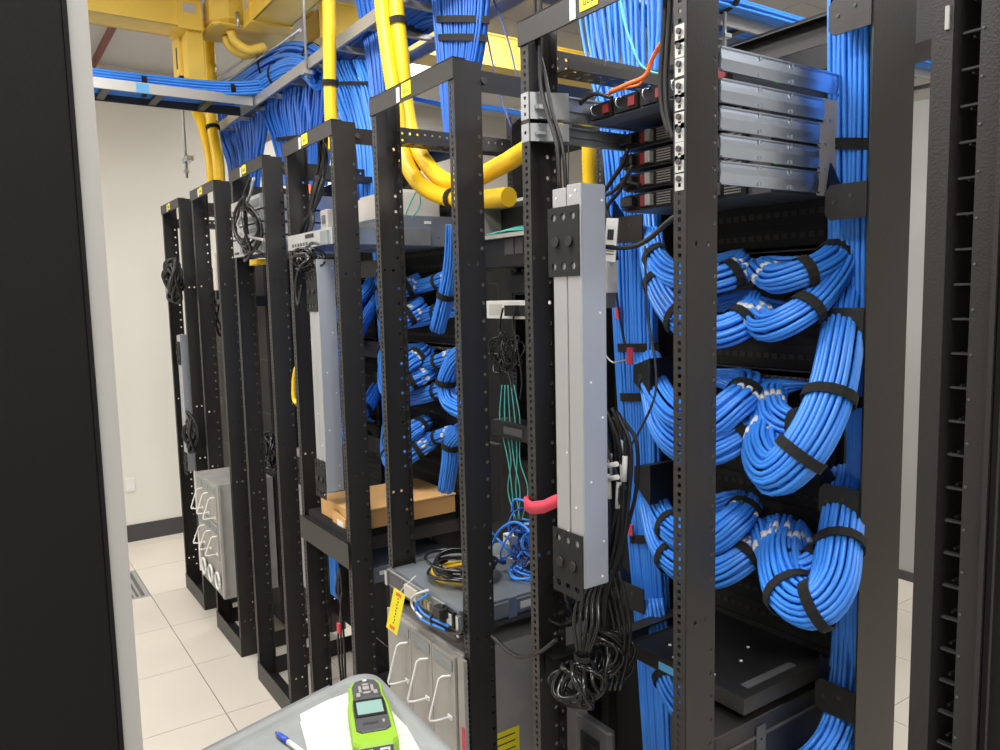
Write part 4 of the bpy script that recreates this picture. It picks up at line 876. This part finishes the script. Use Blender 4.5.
bundle('cable_bundle', 'blue bundle falling behind the right corner of the cardboard box', 'cable bundle', PT([(462, 430), (452, 442), (450, 462), (446, 490)], 1.45), .032, 22, .0050, 'blue', (.4,), seed=99)
for k, lb in ((0, 'farthest rack'), (1, 'second farthest rack')):  # black fillers added to hide the bright wall and keep rack interiors dark
    t = thing('dark_rack_filler', 'tall matt black filler added to darken the back of the '+lb, 'enclosure', (AX[k]+.01, 1.34, .12), 'added black fillers in the far racks')
    B('body', 'matte', t, 0, RW-.02, 0, .27, 0, 2.05, b=.004); B('front_panel', 'black', t, .015, RW-.035, -.003, 0, .02, 2.03); [B('seam', 'dgrey', t, .02, RW-.04, -.004, -.003, .3+i*.3, .304+i*.3) for i in range(6)]
p3 = copy_tree(pd); p3.location = Vector((-2.868, 1.08, 1.215)); p3['label'] = 'tall pair of grey power strips in the fourth rack from the wall'
p1 = copy_tree(pd); p1.location = Vector((AX[0]+.19, 1.10, .86)); p1['label'] = 'pale power strips in the farthest rack beside the wall'
p2 = copy_tree(pd); p2.location = Vector((AX[2]+.30, 1.25, .45)); p2.scale = (1.4, 1, .9); p2['label'] = 'low grey power strips behind the near post of the third rack'
t = thing('rack_server', 'bright zinc server front in the fourth rack from the wall', 'server', (xa3+.02, 1.09, 2.148))
B('case', 'zinc', t, 0, .46, 0, .4, 0, .058); B('latch', 'black', t, .2, .28, -.003, 0, .035, .05); B('port_block', 'srv', t, .36, .43, -.006, 0, .0, .05)
for i in range(6): B('vent', 'dgrey', t, .05+i*.03, .065+i*.03, -.002, 0, .01, .022)
t = thing('small_device', 'pale upright adapter standing on the zinc server front', 'adapter', (xa3+.35, 1.10, 2.206)); B('case', 'chassis', t, 0, .06, 0, .05, 0, .07, b=.004); B('socket', 'dgrey', t, .02, .05, -.003, 0, .02, .05)
t = thing('cord_bundle', 'black cord bundle dropping from the top of the fourth rack', 'cord bundle', PY(1.14, 318, 140)); rd = random.Random(31)
for k in range(12):
    P = [PY(1.14+rd.random()*.05, a+rd.uniform(-5, 5), b_) for a, b_ in ((322, 130), (322, 160), (316, 195), (308, 225), (302, 245))]; MB().tube(catmull([p-t.location for p in P], 5), .007, 6).build('cord', 'black', t)
loops('cord_coil', 'dark cord tangle in front of the upper power strips of the fourth rack', 'cord coil', PY(1.07, 306, 258), .075, 12, .006, 'gloss', 33, aspect=.6)
cord('grey-black cords hanging left of the fourth rack power strips', [(300, 262), (296, 285), (298, 305), (302, 285)], 1.06, .006, 'gloss')
cord('orange cable glimpsed behind the fourth rack cords', [(309, 185), (312, 195), (316, 188), (310, 205)], 1.3, .008, 'orange', 'fibre_cable')
for k in range(3): wire('power_cable', ('left', 'middle', 'right')[k]+' thin cord hanging below the shelf in the fourth rack', 'cable', PT([(340, 565), (336+k*3, 590), (341, 606), (338+k*3, 640), (342+k*2, 690)], 1.16), .005, 'gloss')
t = thing('red_clip', 'small red clip on the thin cords below the cardboard box shelf', 'clip', PY(1.14, 339, 628)); B('clip', 'redstrap', t, -.012, .012, -.006, .006, -.02, .02, b=.003)
# ================================================================== THIRD / SECOND / FIRST RACKS
x2 = AX[2]
hh = [(2.355, 2.42), (2.30, 2.35), (2.245, 2.295), (2.16, 2.24)]
for i, (z0, z1) in enumerate(hh):
    t = thing('rack_server', ('top', 'second', 'third', 'bottom')[i]+' bright zinc server in the third rack from the wall', 'server', (x2+.02, 1.09, z0), 'zinc servers of the third rack'); B('case', 'zinc', t, 0, .46, 0, .45, 0, z1-z0-.003); B('recess', 'srv', t, .12, .44, -.003, 0, .01, z1-z0-.02); B('slot', 'black', t, .02, .09, -.003, 0, .012, .022)
loops('cord_coil', 'black cord loops hanging in front of the zinc servers', 'cord coil', PY(1.04, 246, 228), .13, 4, .007, 'gloss', 41, aspect=1.1)
cord('twin cord dropping from the top of the third rack, left', [(250, 178), (244, 195), (238, 215), (236, 232), (244, 242), (262, 254)], 1.05, .007, 'black')
cord('twin cord dropping from the top of the third rack, right', [(254, 178), (250, 195), (243, 212), (238, 226), (248, 236), (264, 240)], 1.05, .007, 'ladder')
t = thing('yellow_connector', 'short yellow connector below the zinc servers of the third rack', 'connector', PY(1.10, 257, 262)); B('body', 'yellow', t, -.03, .05, -.02, .03, -.012, .012, b=.006); B('end_cap', 'ytrough', t, -.06, -.05, -.015, .02, -.014, .014)
wire('yellow_cable', 'yellow cable loop hanging beside the near post of the third rack', 'cable', PT([(296, 368), (294, 380), (294, 398), (297, 404)], 1.12), .010, 'yellow')
for k, z in enumerate((2.0, 1.78, 1.5)):
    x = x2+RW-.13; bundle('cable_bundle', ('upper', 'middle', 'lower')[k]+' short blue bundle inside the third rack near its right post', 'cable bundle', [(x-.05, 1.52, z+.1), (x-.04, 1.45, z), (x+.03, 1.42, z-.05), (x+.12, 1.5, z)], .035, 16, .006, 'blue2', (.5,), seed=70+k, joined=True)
loops('cord_coil', 'grey-black cord tangle low in the third rack', 'cord coil', PY(1.25, 272, 452), .10, 9, .006, 'gloss', 43, aspect=1.0)
chassis('blade_chassis', 'low pale grey chassis with six wire handles in the second farthest rack', AX[1]+.033, AX[1]+RW-.033, 1.03, 1.33, .335, .97, 3, [(.34, .64), (.66, .98)], True)
t = thing('side_plate', 'slim dark bracket rail across the second farthest rack', 'rail', (AX[1]+.02, 1.2, 1.93)); B('rail', 'srv', t, 0, .46, 0, .03, 0, .05); B('lip', 'rack', t, 0, .46, -.01, 0, 0, .008)
loops('cord_coil', 'black cord loops in the upper part of the second farthest rack', 'cord coil', PY(1.2, 212, 312), .10, 5, .006, 'gloss', 45, aspect=1.9)
t = thing('small_device', 'slim pale device high in the second farthest rack', 'adapter', PY(1.12, 214, 270)); B('case', 'cream', t, -.03, .03, 0, .05, -.11, .09, b=.005); B('cord_end', 'black', t, -.01, .02, .0, .03, -.16, -.11)
t = thing('mount_bracket', 'pale zinc bracket high in the farthest rack', 'bracket', (AX[0]+.02, 1.085, 2.0)); B('plate', 'srv', t, 0, .45, 0, .004, 0, .09); B('lip', 'zinc', t, 0, .45, 0, .05, .086, .09)
loops('cord_coil', 'black cord lump below the zinc bracket of the farthest rack', 'cord coil', PY(1.0, 172, 280), .11, 14, .010, 'black', 47, aspect=1.1)
loops('cord_coil', 'black cord loops hanging halfway down the farthest rack', 'cord coil', PY(1.05, 190, 435), .10, 6, .008, 'black', 49, aspect=1.3)

# ================================================================== CART AND THINGS ON IT
ZC = 1.06
Pc = PZ(ZC, 368, 668); ang = math.radians(-2)
t = thing('utility_cart', 'grey plastic utility cart in the aisle holding the tester and papers', 'cart', (Pc.x, Pc.y, 0), None, ang)
L, W = .54, .95
# local: corner at (0,0); top spans x 0..W, y -L..0
def rrect(x0, x1, y0, y1, r, n=6):
    P = []
    for cx, cy, a0 in ((x1-r, y1-r, 0), (x0+r, y1-r, PI/2), (x0+r, y0+r, PI), (x1-r, y0+r, 1.5*PI)):
        for k in range(n+1): P.append((cx+r*math.cos(a0+PI/2*k/n), cy+r*math.sin(a0+PI/2*k/n)))
    return P
def tray(name, z, hgt, mt_, par):
    q = MB(); prof = [(0, z-hgt), (-.006, z-.004), (-.004, z), (.012, z), (.02, z-.004), (.03, z-.014)]
    rr = [[(x-.34*y*(1-x/W), y, zz) for x, y in rrect(o_, W-o_, -L+o_, -o_, .07-o_*.5)] for o_, zz in prof]; n = len(rr[0])
    for r_ in rr: q.v += r_
    for i in range(len(rr)-1):
        for j in range(n): q.f.append((i*n+j, i*n+(j+1) % n, (i+1)*n+(j+1) % n, (i+1)*n+j)); q.sm.append(True)
    q.f.append(tuple((len(rr)-1)*n+j for j in range(n))); q.sm.append(False); q.f.append(tuple(reversed(range(n)))); q.sm.append(False)
    return q.build(name, mt_, par)
tray('top_tray', ZC, .07, 'cart', t); tray('lower_tray', .30, .07, 'cart', t)
for x in (.04, W-.11):
    for y in (-.11, -L+.04):
        x = max(x, .2) if y < -.3 else x; B('leg', 'cart', t, x, x+.07, y, y+.07, .28, ZC-.05, b=.012)
        o = MB().disc((x+.035, y+.035-.018, .06), (0, 1, 0), .055, .036, 16).build('caster', 'black', t); B('caster_fork', 'dladder', o, x+.01, x+.06, y+.005, y+.065, .06, .24)
q = MB(); pr = catmull([(-.002, -.09, 0), (-.026, -.10, 0), (-.032, -.13, 0), (-.032, -.42, 0), (-.026, -.46, 0), (-.002, -.48, 0)], 5); n = len(pr)
for z in (ZC-.055, ZC-.012): q.v += [(p.x-.34*p.y, p.y, z) for p in pr]; q.v += [(.004-.34*p.y, p.y, z) for p in pr]
q.f += [(i, i+1, 2*n+i+1, 2*n+i) for i in range(n-1)] + [(2*n+i, 2*n+i+1, 3*n+i+1, 3*n+i) for i in range(n-1)] + [(i+1, i, n+i, n+i+1) for i in range(n-1)]; q.sm += [False]*(3*n-3)
q.build('handle', 'cartd', t)
ZS = ZC-.0135
def onz(L_, z): return [PZ(z, x, y) for x, y in L_]
def sheet(lb, quad, z, name='paper_sheet'):
    c0 = sum(quad, Vector())/4; t = thing(name, lb, 'paper', (c0.x, c0.y, z)); q = MB()
    a = [p-c0 for p in quad]
    for zz in (0, .0012): q.v += [(p.x, p.y, zz) for p in a]
    q.f += [(3, 2, 1, 0), (4, 5, 6, 7)] + [(i, (i+1) % 4, 4+(i+1) % 4, 4+i) for i in range(4)]; q.sm += [False]*6; q.build('sheet', 'paper', t)
    q = MB()
    def at(u, v, z_): return ((a[0]*(1-u)+a[1]*u)*(1-v)+(a[3]*(1-u)+a[2]*u)*v)+Vector((0, 0, z_-(((a[0]*(1-u)+a[1]*u)*(1-v)+(a[3]*(1-u)+a[2]*u)*v).z)))
    for k in range(11):
        v0 = .1+k*.075; q.quad(at(.04, v0, .0014), at(.96, v0, .0014), at(.96, v0+.0025, .0014), at(.04, v0+.0025, .0014))
    for u in (.25, .52, .78): q.quad(at(u, .06, .0014), at(u+.003, .06, .0014), at(u+.003, .92, .0014), at(u, .92, .0014))
    tag(q.build('ruled_lines', 'chassis', t), kind='stuff'); return t
def quadpx(L_, z): return [PZ(z, x, y) for x, y in L_]
sheet('lower white sheet of ruled paper peeking out at the left under the tester', quadpx([(300, 722), (350, 702), (380, 790), (318, 790)], ZS), ZS)
sheet('upper white sheet of ruled paper under the green cable tester', quadpx([(299, 711), (381, 681), (432, 772), (318, 800)], ZS+.0016), ZS+.0016)
# tester
p0, p1 = PZ(ZS+.03, 364, 684), PZ(ZS+.03, 377, 748); d = p0-p1; TL = d.length*1.02; an = math.atan2(d.y, d.x)-PI/2
t = thing('cable_tester', 'lime green and grey handheld cable tester with small screen on the papers', 'tester', (p1.x, p1.y, ZS+.0032), None, an)
Wd = (PZ(ZS+.03, 388, 705)-PZ(ZS+.03, 347, 705)).length*.5
def slab(name, mt_, outline, z0, z1, par, bev=.004):
    q = MB(); n = len(outline); cx = sum(p[0] for p in outline)/n; cy = sum(p[1] for p in outline)/n
    lv = [(z0, bev), (z0+bev, 0), (z1-bev, 0), (z1, bev)]
    for z, i_ in lv:
        for x, y in outline:
            dx, dy = x-cx, y-cy; l = math.hypot(dx, dy); q.v.append((x-dx/l*i_, y-dy/l*i_, z))
    for k in range(3):
        for j in range(n): q.f.append((k*n+j, k*n+(j+1) % n, (k+1)*n+(j+1) % n, (k+1)*n+j)); q.sm.append(False)
    q.f.append(tuple(range(n-1, -1, -1))); q.f.append(tuple(3*n+j for j in range(n))); q.sm += [False, False]
    return q.build(name, mt_, par)
def outl(w1, w2, y0, y1, c_):   # w1 half width bottom, w2 half width top
    return [(-w1+c_, y0), (w1-c_, y0), (w1, y0+c_), (w1, y1*.58), (w2, y1*.72), (w2*.98, y1*.9), (w2*.72, y1*.98), (w2*.3, y1), (-w2*.3, y1), (-w2*.72, y1*.98), (-w2*.98, y1*.9), (-w2, y1*.72), (-w1, y1*.58), (-w1, y0+c_)]
slab('rubber_body', 'green', outl(Wd*1.0, Wd*.86, 0, TL, .012), 0, .036, t, .006)
slab('face_panel', 'dgrey', outl(Wd*.78, Wd*.68, TL*.16, TL*.965, .01), .034, .040, t, .002)
B('screen_frame', 'black', t, -Wd*.72, Wd*.72, TL*.36, TL*.62, .040, .042); B('screen', 'lcd', t, -Wd*.6, Wd*.6, TL*.39, TL*.58, .042, .0425)
bt = MB(); 
for (x, y, w_, h_) in ((0, .80, .16, .030), (-.30, .79, .07, .055), (.30, .79, .07, .055), (0, .86, .16, .014), (0, .725, .2, .014), (-.42, .70, .10, .03), (.42, .72, .10, .03)):
    B('button', 'chassis', t, Wd*(x-w_), Wd*(x+w_), TL*(y-h_), TL*(y+h_), .040, .043, b=.002)
B('top_light', 'white', t, -Wd*.1, Wd*.1, TL*.925, TL*.945, .040, .042)
B('maker_strip', 'dladder', t, -Wd*.45, Wd*.25, TL*.25, TL*.28, .040, .041); B('maker_dot', 'chassis', t, Wd*.45, Wd*.55, TL*.25, TL*.29, .040, .041)
B('end_panel', 'dgrey', t, -Wd*.72, Wd*.72, -.002, .002, .004, .030)
for x in (-.4, .35): o = B('jack_frame', 'white', t, Wd*(x-.22), Wd*(x+.22), -.004, -.002, .007, .027); B('jack_hole', 'black', o, Wd*(x-.12), Wd*(x+.12), -.005, -.004, .010, .023)
# pen
pa, pb = PZ(ZS+.007, 277, 733), PZ(ZS+.007, 318, 764); t = thing('ballpoint_pen', 'white ballpoint pen with blue cap lying on the grey cart', 'pen', (pa.x, pa.y, ZS+.0065)); dv = (pb-pa); dv.z = 0; dv.normalize()
MB().tube([dv*.0, dv*.008, dv*.03, dv*.045], .0062, 10, True, rf=lambda i: (.55, .9, 1, 1.0)[i]).build('cap', 'penblue', t); MB().tube([dv*.045, dv*.14], .0055, 10).build('barrel', 'white', t)
MB().tube([dv*.14, dv*.152], .0055, 10, True, rf=lambda i: (1, .2)[i]).build('tip', 'penblue', t); MB().tube([dv*-.004, dv*.0], .0028, 8).build('button', 'dgrey', t)
